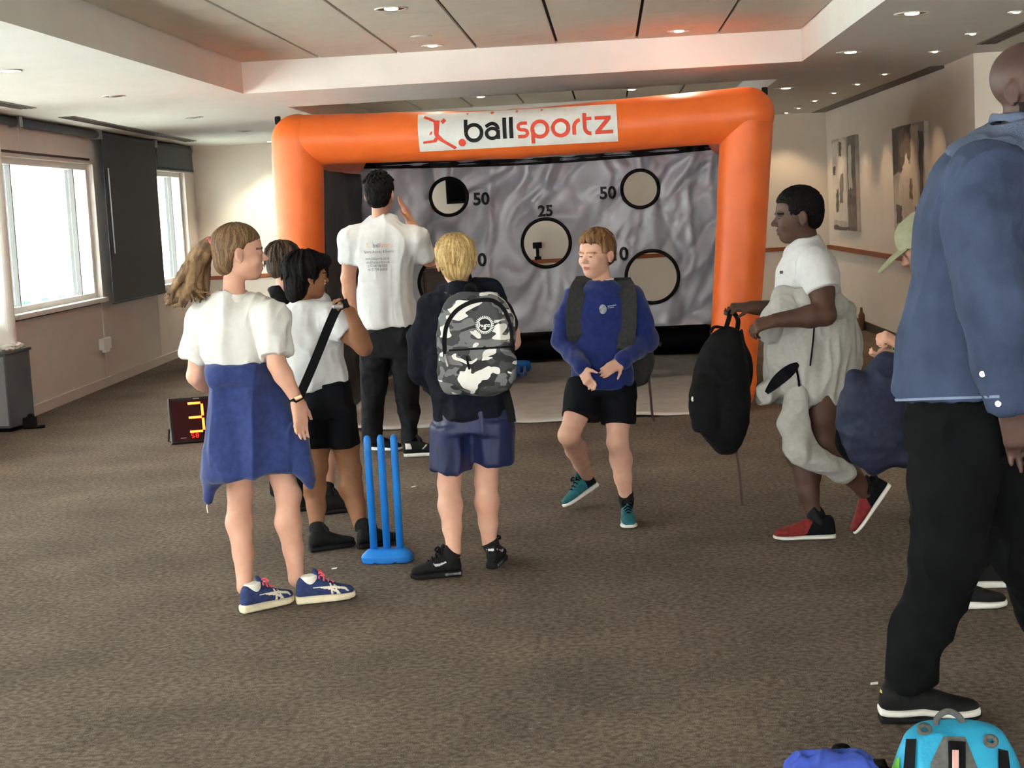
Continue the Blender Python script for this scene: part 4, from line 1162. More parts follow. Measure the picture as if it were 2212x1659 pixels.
def hair_fx(H, amp=.004, fa=16, seed=0, c=(0, -.06, .66), thr=.10):
    """combed locks radiating from the crown: relief and light/dark streaks (slots base, dark, light)"""
    def polar(V):
        q = H.loc(V) - A3(c); th = np.arctan2(q[:, 0], q[:, 1] + .12); ph = np.arccos(np.clip(q[:, 2] / (np.linalg.norm(q, axis=1) + 1e-6), -1, 1))
        w = .25 * vnoise(np.stack([th * 2, ph * 2, q[:, 2]], 1), 1, seed + 5)
        return th + w, ph, q
    def field(V, f, sd):
        th, ph, q = polar(V); k = f / 6.283
        return vnoise(np.stack([np.cos(th) * f, np.sin(th) * f, ph * 1.6], 1), 1, sd)
    def disp(V): return amp * (1.2 * field(V, fa * .45, seed) + 1.2 * field(V, fa * 1.3, seed + 1))
    def paint(C):
        n = field(C, fa * .5, seed) * .6 + field(C, fa * 1.1, seed + 1) * .7; s = np.zeros(len(C), int)
        s[n < -thr] = 1; s[n > thr] = 2
        return s
    return disp, paint
def hair3(name, base, dark, light):
    return [mat(name + s_, c_, .55, tuple(int(v * .9) for v in c_), 40, bump=.3, bscale=150, stretch=(4, 4, 1), spec=.25) for s_, c_ in (('', base), ('_dark', dark), ('_light', light))]
def px_rows(rows, Y):
    """(x left, x right, y, half depth, shift in depth) as seen in the photograph at depth Y"""
    out = []
    for r in rows:
        c, w = pr1(r[0], r[1], r[2], Y + (r[4] if len(r) > 4 else 0))
        out.append((c, w, r[3]))
    return out
def person(label, x, y, Y, loc=None):
    p = at(x, y, Y); return thing('person', label, 'person', (p[0], p[1], 0))
def bare(nm, S, sm, H, parent, lips=m_lip, brow=None):
    return S.build('body', [sm, lips, brow or sm], parent, smooth=2, paint=face_paint(H) if H is not None else None)
# ================================================================== girl with the ponytail
Y0 = 6.35
def P(x, y, d=0.0): return at(x, y, Y0 + d)
girl = person('girl with long ponytail, white t-shirt and blue sweatshirt tied round her waist', 560, 1300, Y0)
H = Head(P(519, 546), .218, (.955, .29, -.03))
S = SDF(.005)
head(S, H, P(505, 642, .0), .21)
S.loft(px_rows([(470, 560, 860, .09), (468, 560, 800, .075), (455, 570, 720, .085), (455, 565, 680, .08), (485, 530, 640, .05)], Y0), k=.02)
arm(S, P(440, 682, .07), P(424, 812, .09), P(468, 848, .20), 1.05)
arm(S, P(584, 680, -.07), P(598, 786, -.11), P(643, 866, -.10), 1.0)
hand(S, P(643, 866, -.10), P(656, 950, -.13) - P(643, 866, -.10), (.75, -.6, .1), -1, .165, 14, .05)
lh, rh = lev(522, 1326), lev(640, 1306)
la, ra_ = at(529, 1268, lh[1] + .06), at(640, 1250, rh[1] + .06)
leg(S, P(512, 930, .02), P(518, 1064, .05), la, .97, back=(-.7, -.7, 0), th=.75)
leg(S, P(578, 930, .02), P(622, 1070, -.0), ra_, .97, back=(-.7, -.7, 0), th=.75)
for a_, dr in ((la, (.75, .6)), (ra_, (.92, .35))): S.cone(a_, a_ + A3((dr[0] * .06, dr[1] * .06, -.05)), .03, .028)
body = bare('b', S, sk_fair, H, girl, brow=mat('brow_brown', (110, 80, 60), .8))
SDF(.0022).ell(H(.125, .335, .492), H.R(.05, .045, .026), H.F, k=0).build('eye', m_eyew, girl)
SDF(.0018).ell(H(.125, .372, .492), H.R(.02, .016, .018), H.F, k=0).build('iris', m_iris, girl)
# t-shirt
S = SDF(.005)
S.loft(px_rows([(462, 566, 818, .090), (458, 570, 800, .095), (442, 584, 760, .108), (430, 592, 715, .108), (426, 598, 685, .1), (432, 592, 664, .088), (456, 566, 645, .07), (478, 538, 630, .055)], Y0), k=.03)
S.chain([P(450, 676, .05), P(439, 690, .07), P(429, 768, .085)], [.056, .064, .068], k=.03)
S.chain([P(570, 674, -.04), P(585, 688, -.075), P(594, 762, -.10)], [.058, .062, .060], k=.03)
S.cut(P(430, 768, .085), nrm(P(430, 768, .085) - P(437, 690, .07)) * 1.0)
S.P.pop()
S.box(P(424, 800, .09), (.09, .09, .048), frame(P(424, 812, .09) - P(440, 682, .07)), .01, 0, 's')
S.box(P(600, 792, -.11), (.055, .09, .048), frame(P(598, 786, -.11) - P(584, 680, -.07)), .01, 0, 's')
S.cone(P(506, 622, .01), P(506, 642, .0), .048, .050, k=.01, op='s')
tee = S.build('t_shirt', m_wsh, girl, disp=folds((12, 12, 3.0), .0105, 21, (24, 24, 9), .0035), smooth=1)
MB().tube([P(506 + 28 * math.cos(a), 636 - 4 * math.cos(a) + 7 * -math.sin(a), .055 * math.sin(a)) for a in np.linspace(0, 2 * math.pi, 33)], .006, 8, caps=False).build('neck_band', m_wsh, tee, smooth=True)
# sweatshirt tied at the waist
S = SDF(.006)
S.loft(px_rows([(441, 655, 1020, .145), (440, 655, 1000, .146), (443, 645, 950, .142), (446, 628, 895, .133), (450, 606, 850, .122), (455, 588, 815, .112), (458, 578, 790, .106)], Y0), k=.0, rnd=.012)
S.loft(px_rows([(449, 592, 828, .128), (449, 590, 808, .132), (453, 583, 783, .126)], Y0), k=.01, rnd=.018)
S.chain([P(470, 985, -.02), P(458, 1030, -.03), P(452, 1082, -.03)], [.05, .034, .006], k=.03)
S.chain([P(640, 950, -.04), P(656, 1010, -.06), P(670, 1052, -.06)], [.05, .026, .006], k=.03)
S.chain([P(570, 800, .10), P(585, 830, .16), P(600, 900, .2)], [.04, .04, .035], k=.03)
S.loft(px_rows([(430, 660, 1060, .11), (448, 648, 1012, .115)], Y0), k=.0, op='s')
S.P.pop()
S.ell(P(560, 1062, 0), (.125, .11, .085), k=.01, op='s')
swe = S.build('tied_sweatshirt', m_navy, girl, disp=folds((9, 9, 2.4), .012, 33, (20, 20, 7), .003), smooth=1)
MB().tube(curve([P(452, 1080, -.03), P(447, 1092, -.035), P(449, 1108, -.03)], 6), .0025, 6).build('drawstring', m_sock_w, swe, smooth=True)
# hair
m_hg3 = hair3('hair_light_brown', (112, 86, 60), (90, 68, 47), (136, 107, 74)); m_hg = m_hg3[0]
S = SDF(.004)
S.ell(H(0, -.075, .655), H.R(.385, .455, .395), H.F, k=0)
S.ell(H(0, -.26, .36), H.R(.28, .22, .26), H.F, k=.1 * H.h)
S.box(H(0, .44, .30), H.R(.5, .33, .42), np.stack([H.r, nrm(H.f + H.u * .25), nrm(H.u - H.f * .25)]), .03, .02, 's')
S.box(H(0, .16, .18), H.R(.5, .28, .30), H.F, .03, .02, 's')
S.ell(H(.36, -.05, .43), H.R(.10, .10, .15), H.F, k=.01, op='s')
hd_, hp_2 = hair_fx(H, .003, 28, 3, c=(0, .05, .60))
hb = S.build('hair', m_hg3, girl, disp=hd_, smooth=1, paint=hp_2)
S = SDF(.004); g = random.Random(9)
base = P(456, 524, -.02)
for i in range(80):
    o = A3((g.gauss(0, 1), g.gauss(0, 1), g.gauss(0, 1)))
    tip = P(g.uniform(352, 395), g.uniform(640, 672), g.uniform(-.05, .05)) if i < 56 else P(g.uniform(400, 462), g.uniform(630, 662), g.uniform(-.05, .06))
    m1 = P(432, 556) + o * .014; m2 = P(415, 600) * (.6) + tip * .4 + o * .018
    pts = curve([base + o * .007, m1, m2, tip], 4)
    n_ = len(pts); S.chain(pts, [.009 + .005 * math.sin(math.pi * min(1, q / n_ * 1.3)) - .010 * (q / n_) ** 3 for q in range(n_)], k=.006)
pt = S.build('ponytail', m_hg3, hb, disp=folds((60, 60, 12), .0015, 8), smooth=1, paint=lambda C: np.digitize(vnoise(C * A3((50, 50, 14)) + vnoise(C, 8, 2)[:, None], 1, 4), [-.10, .10])[:] * 0 + np.where(vnoise(C * A3((60, 40, 12)), 1, 4) > .1, 2, np.where(vnoise(C * A3((60, 40, 12)), 1, 4) < -.1, 1, 0)))
MB().lathe(P(458, 523, -.02), nrm(P(458, 523) - P(440, 545)), [(.021, -.008), (.026, -.004), (.026, .004), (.021, .008)], 16).build('hair_tie', mat('pink_elastic', (206, 96, 110), .7), hb, smooth=True)
# wristband
wp_, wd = P(641, 862, -.10), nrm(P(643, 866, -.10) - P(598, 786, -.11))
MB().lathe(wp_, wd, [(.026, -.010), (.030, -.010), (.0305, .010), (.026, .010)], 20).build('wristband', m_blk, girl, smooth=True)
SDF(.002).box(wp_ + A3((.012, -.026, .008)), (.016, .006, .009), frame(wd), .004, 0).build('watch_face', mat('rose_gold', (214, 170, 140), .3, metal=.7), girl)
# trainers
m_sbl = mat('shoe_blue_mesh', (48, 62, 106), .8, (36, 48, 88), 60, bump=.2, bscale=300); m_cream = mat('sole_cream', (226, 214, 184), .7, (214, 202, 172), 20); m_sil = mat('shoe_stripe_cream', (222, 212, 190), .6)
def stripes(t, w, h):
    s = np.zeros(len(t), int); side = np.abs(w) > .05
    for poly in ([(.20, .29), (.45, .262), (.62, .25), (.80, .215), (.86, .165), (.88, .18), (.83, .24), (.64, .285), (.45, .29)], [(.40, .262), (.58, .225), (.68, .165), (.72, .12), (.75, .13), (.70, .20), (.58, .26)],
                 [(.56, .33), (.59, .33), (.62, .14), (.58, .14)], [(.63, .31), (.66, .30), (.71, .14), (.67, .14)]):
        s[side & in_poly(t, h, poly)] = 1
    return s
m_pink = mat('pink_laces', (222, 92, 112), .7)
for hp, an, dr in ((lh, la, (.72, .69, 0)), (rh, ra_, (.95, .30, 0))):
    Sx = shoe(girl, A3((hp[0], hp[1], 0)), dr, .235, [m_sbl, m_sil], m_cream, sole_h=.15, high=.36, extra=stripes, laces=True, lace_m=m_pink)
    sock(girl, A3(Sx(.24, 0, .40)), Sx, m_sock_w, Sx(.235, 0, .475), .031)

# ================================================================== boy with black hair and a black strap
Y0 = 7.4
boyk = person('black-haired boy in white t-shirt holding a black bag strap, flag painted on cheek', 720, 1190, Y0)
H = Head(P(664, 597), .208, (.86, .50, -.04))
S = SDF(.005)
head(S, H, P(652, 662), .22)
S.loft(px_rows([(668, 750, 880, .09), (625, 725, 800, .085), (620, 722, 720, .085), (630, 705, 680, .07), (640, 672, 655, .045)], Y0), k=.02)
arm(S, P(722, 690, -.06), P(786, 750, -.10), P(758, 674, -.17), 1.08)
arm(S, P(612, 690, .07), P(604, 790, .10), P(640, 850, .2), 1.05)
hand(S, P(758, 676, -.17), P(738, 655, -.19) - P(758, 676, -.17), (.55, -.2, .8), 1, .15, 62, .02)
hand(S, P(640, 850, .2), (.2, .1, -.9), (0, 1, 0), 1, .15, 30)
lh, rh = lev(668, 1193), lev(772, 1186)
la, ra_ = at(684, 1140, lh[1] + .07), at(777, 1132, rh[1] + .05)
leg(S, P(690, 900, .0), P(682, 1010, .02), la, 1.05, back=(-.7, -.7, 0), th=.75); leg(S, P(738, 900, .0), P(755, 1015, .02), ra_, 1.05, back=(-.7, -.7, 0), th=.75)
bare('b', S, sk_tan, H, boyk, brow=mat('hair_black', (10, 9, 9), .7, (17, 15, 15), 30, bump=.4, bscale=90, spec=.12))
SDF(.0022).ell(H(.125, .335, .492), H.R(.05, .045, .026), H.F, k=0).build('eye', m_eyew, boyk)
SDF(.0018).ell(H(.125, .372, .492), H.R(.02, .016, .018), H.F, k=0).build('iris', m_iris, boyk)
fp = H(.21, .335, .37); fn_ = nrm(fp - H(0, 0, .4)); fx = nrm(np.cross((0, 0, 1), fn_)); fu = np.cross(fn_, fx)
fpo = thing_ = decal('face_paint', [[(-.013, -.010), (.013, -.010), (.013, .010), (-.013, .010)]], fp + fn_ * .01, fx, fu, bvh_of([o for o in boyk.children if o.name.startswith('body')][0]), mat('face_paint_white', (226, 220, 214), .7), boyk, lift=.0015)
decal('face_paint_cross', [[(-.013, -.0025), (.013, -.0025), (.013, .0025), (-.013, .0025)], [(-.0028, -.010), (.0028, -.010), (.0028, .010), (-.0028, .010)]], fp + fn_ * .01, fx, fu, bvh_of([o for o in boyk.children if o.name.startswith('body')][0]), mat('face_paint_red', (206, 48, 40), .7), fpo, lift=.0025)
S = SDF(.005)
S.loft(px_rows([(604, 753, 838, .112), (606, 750, 815, .110), (603, 741, 780, .105), (598, 741, 735, .105), (596, 738, 700, .1), (600, 728, 676, .09), (618, 700, 660, .07), (632, 678, 650, .055)], Y0), k=.03)
S.chain([P(706, 684, -.03), P(722, 692, -.06), P(746, 714, -.085)], [.060, .064, .060], k=.03)
S.chain([P(612, 684, .05), P(606, 730, .08)], [.055, .058], k=.03)
S.box(P(768, 738, -.12), (.07, .07, .055), frame(P(786, 750, -.10) - P(722, 690, -.06)), .01, 0, 's')
S.build('t_shirt', m_wsh2, boyk, disp=folds((9, 9, 8), .007, 41, (22, 22, 14), .003), smooth=1)
S = SDF(.006)
S.loft(px_rows([(652, 768, 900, .115), (655, 755, 825, .105)], Y0), k=.02)
S.loft(px_rows([(653, 712, 966, .092), (654, 714, 880, .10)], Y0), k=.02); S.loft(px_rows([(712, 778, 962, .092), (706, 768, 880, .10)], Y0), k=.02)
S.build('shorts', m_blk, boyk, disp=folds((9, 9, 4), .006, 5), smooth=1)
S = SDF(.004)
S.ell(H(0, -.06, .68), H.R(.45, .50, .41), H.F, k=0)
S.ell(H(0, -.26, .33), H.R(.34, .27, .34), H.F, k=.1 * H.h)
S.ell(H(0, -.30, .12), H.R(.22, .17, .2), H.F, k=.1 * H.h)
S.ell(H(0, .34, .80), H.R(.32, .20, .20), H.F, k=.1 * H.h)
S.box(H(0, .50, .26), H.R(.5, .33, .40), H.F, .03, .02, 's')
S.ell(H(0, .26, .18), H.R(.5, .24, .34), H.F, k=.01, op='s')
strands(S, H, 60, 14, -180, 180, 10, 75, 1.1, .035, .012, shell=(.44, .49, .40), c=(0, -.06, .68), droop=.03)
S.build('hair', mat('hair_black', (16, 15, 15)), boyk, disp=hair_fx(H, .004, 20, 13)[0], smooth=1)
for hp, an, dr in ((lh, la, (.86, .5, 0)), (rh, ra_, (.86, .5, 0))):
    Sx = shoe(boyk, A3((hp[0], hp[1], 0)), dr, .225, mat('shoe_black', (17, 17, 18), .75, (23, 23, 24), 40, bump=.1, spec=.2), mat('sole_black', (16, 16, 16), .7), sole_h=.11, high=.36)
    sock(boyk, an * .6 + Sx(.24, 0, .4) * .4, Sx, m_sock_k, an, .036)
# his bag and strap
sl = thing('sling_bag', 'black sling bag hanging from the strap of the black-haired boy', 'bag', P(610, 1075, -.1))
S = SDF(.006); S.loft(px_rows([(586, 652, 1072, .05), (584, 655, 1000, .055), (590, 656, 900, .055), (612, 655, 862, .045)], Y0 - .22), n=2.5, k=0, rnd=.015); S.build('bag_body', m_bnyl, sl, disp=folds((14, 14, 8), .005, 4))
sp = [P(752, 654, -.215), P(730, 664, -.21), P(712, 700, -.195), P(690, 755, -.19), P(668, 808, -.19), P(650, 850, -.2), P(640, 880, -.22)]
ribbon(curve(sp, 6), .040, (.3, -1, .15), .004).build('strap', m_bnyl, sl)
SDF(.003).box(P(730, 662, -.215), (.024, .006, .01), rnd=.003).build('buckle', m_metal, sl)

# ================================================================== half-hidden child behind them
Y0 = 8.3
boyh = person('half-hidden brown-haired child behind the black-haired boy', 700, 1105, Y0)
H = Head(P(616, 566), .20, (.82, .55, 0))
S = SDF(.006)
head(S, H, P(618, 625), .22)
S.loft(px_rows([(630, 720, 880, .09), (612, 705, 760, .08), (615, 695, 680, .08), (625, 660, 625, .045)], Y0), k=.02)
arm(S, P(612, 655, .05), P(608, 750, .08), P(640, 800, .2)); arm(S, P(690, 655, -.05), P(712, 740, -.02), P(705, 800, .1))
hand(S, P(640, 800, .2), (.3, .2, -.9), (0, 1, 0), 1, .14, 25); hand(S, P(705, 800, .1), (0, .2, -.9), (1, 0, 0), 1, .14, 25)
rh = lev(694, 1112); lh = A3((rh[0] - .16, rh[1] + .12, 0)); ra_ = at(706, 1062, rh[1] + .06); la = lh + A3((.05, .05, .1))
leg(S, P(690, 890), P(706, 990, -.02), ra_, .95, back=(-.7, -.7, 0)); leg(S, P(650, 890, .05), P(650, 985, .08), la, .95, back=(-.7, -.7, 0))
bare('b', S, sk_fair, H, boyh)
S = SDF(.006); S.loft(px_rows([(610, 722, 850, .11), (606, 712, 760, .1), (602, 706, 680, .095), (612, 690, 640, .075), (626, 665, 618, .05)], Y0), k=.03)
S.chain([P(612, 655, .05), P(609, 710, .07)], [.052, .055], k=.03).chain([P(692, 655, -.05), P(704, 700, -.04)], [.052, .055], k=.03)
S.build('t_shirt', m_wsh2, boyh, disp=folds((9, 9, 5), .006, 51))
S = SDF(.006); S.loft(px_rows([(625, 735, 940, .11), (620, 725, 840, .11)], Y0), k=.02); S.build('shorts', m_blk, boyh, disp=folds((9, 9, 4), .005, 6))
S = SDF(.004); S.ell(H(0, -.07, .66), H.R(.39, .46, .40), H.F, k=0).ell(H(0, -.27, .38), H.R(.29, .22, .28), H.F, k=.1 * H.h).box(H(0, .46, .30), H.R(.5, .33, .40), H.F, .03, .02, 's').box(H(0, .16, .16), H.R(.5, .26, .28), H.F, .03, .02, 's')
strands(S, H, 40, 24, -180, 180, 5, 70, 1.0, .026, .008, shell=(.385, .455, .395), c=(0, -.07, .66), droop=.05)
hd_, hp_2 = hair_fx(H, .0035, 20, 5)
S.build('hair', hair3('hair_dark_brown', (66, 50, 39), (40, 30, 24), (90, 70, 55)), boyh, disp=hd_, paint=hp_2)
for hp, an in ((rh, ra_), (lh, la)):
    Sx = shoe(boyh, A3((hp[0], hp[1], 0)), (.9, .4, 0), .22, mat('shoe_black', (20, 20, 21)), mat('sole_black', (16, 16, 16)), sole_h=.12, high=.40); sock(boyh, an * .6 + Sx(.24, 0, .4) * .4, Sx, m_sock_k, an + A3((0, 0, .05)), .035)
bk = thing('shoulder_bag', 'black shoulder bag strap bunched on the half-hidden child', 'bag', P(606, 700, -.1))
S = SDF(.005); S.chain([P(583, 626, -.1), P(598, 632, -.12), P(612, 648, -.12), P(612, 690, -.1)], [.014, .028, .03, .02], k=.02); S.build('padded_strap', m_bnyl, bk, disp=folds((20, 20, 20), .005, 2))
S = SDF(.006); S.loft(px_rows([(600, 690, 840, .05), (598, 692, 760, .07), (612, 680, 680, .05)], Y0 - .19), n=2.5, k=0, rnd=.02); S.build('bag_body', m_bnyl, bk)
# ================================================================== man in the white staff t-shirt
Y0 = 10.15
man = person('man seen from behind in a white printed t-shirt with one hand raised to his head', 840, 985, Y0)
H = Head(P(821, 420), .238, (.14, .99, .03))
S = SDF(.006)
head(S, H, P(823, 478), .24)
S.loft(px_rows([(790, 890, 730, .1), (785, 878, 620, .1), (775, 885, 540, .11), (785, 875, 500, .09), (805, 845, 472, .055)], Y0), k=.02)
arm(S, P(762, 520), P(752, 602, .02), P(764, 690, .06), 1.28)
hand(S, P(764, 690, .06), (.1, .1, -.95), (-.9, 0, 0), 1, .19, 25)
arm(S, P(896, 522, .0), P(926, 560, .07), P(886, 478, .20), 1.32)
hand(S, P(886, 478, .20), P(864, 428, .20) - P(886, 478, .20), (.85, -.1, .5), -1, .185, 9, .05)
rh, lh = lev(872, 988), lev(792, 972)
ra_, la = at(886, 955, rh[1] + .05), at(804, 950, lh[1] + .02)
la = P(804, 952); ra_ = P(886, 955)
leg(S, P(812, 720), P(806, 840), la, 1.0); leg(S, P(872, 720), P(880, 840), ra_, 1.0)
mb = bare('b', S, sk_olive, H, man)
S = SDF(.006)
S.loft(px_rows([(779, 903, 706, .125), (777, 900, 685, .125), (774, 890, 640, .122), (771, 888, 590, .125), (760, 898, 545, .13), (753, 904, 515, .122), (764, 893, 494, .105), (785, 865, 478, .08), (800, 846, 466, .065)], Y0), k=.04)
S.chain([P(770, 510), P(762, 518), P(755, 560, .01)], [.072, .076, .068], k=.04)
S.chain([P(886, 510), P(896, 518, .0), P(914, 552, .04)], [.072, .077, .070], k=.04)
S.box(P(751, 592, .02), (.09, .09, .075), frame(P(752, 602, .02) - P(762, 515)), .01, 0, 's')
S.box(P(938, 576, .08), (.12, .12, .068), frame(P(926, 560, .07) - P(896, 515)), .01, 0, 's')
ms_ = S.build('t_shirt', m_wsh2, man, disp=folds((11, 11, 2.8), .009, 61, (20, 20, 8), .003), smooth=1)
# back print
mbv = bvh_of(ms_); m_pr = mat('shirt_print_grey', (96, 98, 108), .8); m_pc = mat('shirt_print_orange', (226, 172, 140), .8)
def shirt_line(t, x, y, h, w, m, par):
    pl = text_polys(t, 1.0); wd_ = max(q[0] for f in pl for q in f); sc = w * Y0 / FPX / wd_
    return decal('print_line', shift(pl, -wd_ / 2 * sc, 0, sc, h * Y0 / FPX / .7), P(x, y, -.2), (1, 0, -.02), (.02, 0, 1), mbv, m, par, lift=.0035, cut=.03)
shirt_line('ball', 809, 535, 9, 15, m_pr, ms_); shirt_line('sportz', 831, 534, 9, 28, m_pc, ms_); shirt_line('X', 790, 535, 10, 7, m_pc, ms_)
shirt_line('Sports Activity & Events', 814, 547, 6, 64, m_pr, ms_); shirt_line('www.ballsportz.co.uk', 811, 562, 6, 52, m_pr, ms_); shirt_line('info@ballsportz.co.uk', 812, 570, 6, 52, m_pr, ms_)
shirt_line('t: 01689 861000', 812, 578, 6, 42, m_pr, ms_); shirt_line('m: 07794 66420', 812, 586, 6, 42, m_pr, ms_)
S = SDF(.006)
S.loft(px_rows([(782, 902, 770, .125), (780, 903, 700, .118)], Y0), k=.03)
S.loft(px_rows([(784, 822, 955, .07), (783, 823, 915, .075), (780, 832, 850, .09), (780, 840, 780, .105), (782, 842, 720, .11)], Y0), k=.03)
S.loft(px_rows([(868, 904, 958, .07), (867, 904, 915, .075), (856, 905, 850, .09), (846, 905, 780, .105), (842, 903, 720, .11)], Y0), k=.03)
S.build('trousers', m_blkj, man, disp=folds((8, 8, 6), .008, 71, (20, 20, 16), .003), smooth=1)
S = SDF(.004)
S.ell(H(0, -.055, .66), H.R(.375, .45, .41), H.F, k=0).ell(H(0, -.22, .42), H.R(.31, .27, .27), H.F, k=.1 * H.h)
S.box(H(0, .52, .36), H.R(.5, .36, .42), H.F, .03, .02, 's').box(H(0, .22, .14), H.R(.5, .36, .24), H.F, .03, .02, 's')
for sx_ in (-1, 1): S.ell(H(sx_ * .37, -.05, .42), H.R(.07, .11, .16), H.F, k=.01, op='s')
strands(S, H, 90, 44, -180, 180, 0, 60, .35, .022, .008, shell=(.37, .44, .42), c=(0, -.055, .66), droop=.12)
S.build('hair', mat('hair_black', (16, 15, 15)), man, disp=folds((60, 60, 40), .003, 13), smooth=1)
m_wsole = mat('sole_white', (226, 224, 218), .6)
for hp, an, dr in ((lh, la, (.85, -.4, 0)), (rh, ra_, (.97, .15, 0))):
    Sx = shoe(man, A3((hp[0], hp[1], 0)), dr, .27, [mat('shoe_black', (20, 20, 21)), mat('shoe_mark_white', (220, 218, 212), .6)], m_wsole, sole_h=.10, high=.33, extra=lambda t, w, h: (in_poly(t, h, [(.05, .2), (.2, .2), (.16, .33), (.05, .33)]) | in_poly(t, h, [(.42, .18), (.46, .18), (.56, .28), (.52, .28)])).astype(int))

# ================================================================== blond boy with the camouflage backpack
Y0 = 6.8
blond = person('blond boy seen from behind in navy jacket and shiny blue shorts', 1000, 1240, Y0)
H = Head(P(985, 565), .205, (-.12, .99, -.03))
S = SDF(.005)
head(S, H, P(990, 628), .22)
S.loft(px_rows([(980, 1065, 880, .08), (955, 1075, 800, .09), (935, 1065, 700, .1), (945, 1050, 660, .08), (970, 1015, 622, .05)], Y0), k=.02)
arm(S, P(925, 668), P(916, 790, .04), P(952, 838, .16), 1.05); hand(S, P(952, 838, .16), (.8, .5, -.2), (0, 1, 0), 1, .14, 30)
arm(S, P(1076, 668), P(1106, 738, .02), P(1096, 668, .13), 1.0); hand(S, P(1096, 668, .13), (-.3, .3, .9), (1, 0, 0), 1, .14, 40)
lh, rh = lev(998, 1243), lev(1062, 1230)
la, ra_ = at(981, 1192, lh[1] - .02), at(1057, 1176, rh[1] + .05)
leg(S, P(980, 930), P(970, 1045, .01), la, .97, back=(0, -1, 0), th=.75); leg(S, P(1055, 930), P(1050, 1040, .02), ra_, .97, back=(0, -1, 0), th=.75)
bare('b', S, sk_pale, H, blond)
m_jkt = mat('navy_jacket', (23, 25, 36), .9, (17, 19, 28), 30, bump=.1, bscale=200, spec=.15)
S = SDF(.006)
S.loft(px_rows([(940, 1102, 898, .13), (938, 1103, 860, .13), (922, 1098, 800, .125), (912, 1092, 740, .12), (906, 1090, 695, .115), (910, 1084, 662, .1), (930, 1060, 636, .08), (955, 1025, 620, .06)], Y0), k=.03)
S.chain([P(926, 668), P(913, 730, .0), P(914, 798, .03), P(948, 838, .13)], [.058, .054, .050, .044], k=.03)
S.chain([P(1074, 668), P(1088, 700, .0)], [.056, .053], k=.03)
S.chain([P(960, 628, .03), P(990, 636, -.07), P(1030, 630, .02)], [.03, .038, .03], k=.03)
S.chain([P(1028, 622, .06), P(1058, 628, .07), P(1074, 652, .06)], [.040, .046, .034], k=.02)
S.build('jacket', m_jkt, blond, disp=folds((11, 11, 7), .007, 81, (22, 22, 22), .003), smooth=1)
m_shy = mat('blue_shiny_shorts', (36, 43, 86), .5, (24, 30, 64), 6, stretch=(8, 8, 1), spec=.4)
S = SDF(.006)
S.loft(px_rows([(938, 1104, 930, .125), (942, 1100, 880, .12)], Y0), k=.02)
S.loft(px_rows([(932, 1022, 1016, .095), (935, 1022, 920, .11)], Y0), k=.02); S.loft(px_rows([(1022, 1110, 998, .095), (1018, 1104, 910, .11)], Y0), k=.02)
S.build('shorts', m_shy, blond, disp=folds((13, 13, 2.2), .010, 91), smooth=1)
m_blo = hair3('hair_blond', (192, 160, 106), (166, 134, 84), (210, 180, 128))
S = SDF(.004)
S.ell(H(0, -.07, .67), H.R(.40, .47, .40), H.F, k=0).ell(H(0, -.24, .40), H.R(.33, .25, .30), H.F, k=.1 * H.h)
S.box(H(0, .50, .34), H.R(.5, .33, .42), H.F, .03, .02, 's').box(H(0, .22, .14), H.R(.5, .33, .26), H.F, .03, .02, 's')
for sx_ in (-1, 1): S.ell(H(sx_ * .38, .02, .38), H.R(.07, .14, .14), H.F, k=.01, op='s')
strands(S, H, 70, 34, -180, 180, 0, 80, 1.15, .022, .006, shell=(.395, .46, .395), c=(0, -.07, .67), droop=.04, jit=.6)
strands(S, H, 60, 35, 90, 270, 75, 95, .6, .024, .006, shell=(.37, .45, .40), c=(0, -.07, .67), droop=.02, jit=.8)
hd_, hp_2 = hair_fx(H, .004, 24, 7)
S.build('hair', m_blo, blond, disp=hd_, smooth=1, paint=hp_2)
m_airk = mat('shoe_black', (20, 20, 21)); m_tick = mat('shoe_tick_silver', (206, 206, 204), .4); m_air = mat('sole_air_grey', (120, 122, 124), .25, (60, 61, 62), 30)
def tick(t, w, h):
    s = np.zeros(len(t), int)
    s[in_poly(t, h, [(.14, .365), (.42, .255), (.47, .24), (.53, .255), (.565, .315), (.525, .30), (.485, .292), (.44, .298)])] = 1
    s[in_poly(t, h, [(.02, .36), (.10, .36), (.10, .40), (.02, .40)]) & (np.abs(w) < .06)] = 1
    s[in_poly(t, h, [(.07, .36), (.12, .37), (.13, .40), (.08, .40)])] = 1
    return s
for hp, an, dr in ((lh, la, (-.93, -.22, 0)), (rh, ra_, (.12, 1, 0))):
    Sx = shoe(blond, A3((hp[0], hp[1], 0)), dr, .215, [m_airk, m_tick], [m_airk], sole_h=.13, high=.42, extra=tick, laces=True, lace_m=m_blk)
    SDF(.0035).loft([(Sx(.02, 0, .07), .135 * .215, .010), (Sx(.30, 0, .07), .158 * .215, .010), (Sx(.36, 0, .07), .155 * .215, .009)], side=Sx.s, n=3, k=0, rnd=.004).build('air_window', m_air, blond)
    sock(blond, an * .6 + Sx(.24, 0, .45) * .4, Sx, m_sock_k, an + A3((0, 0, .012)), .034)
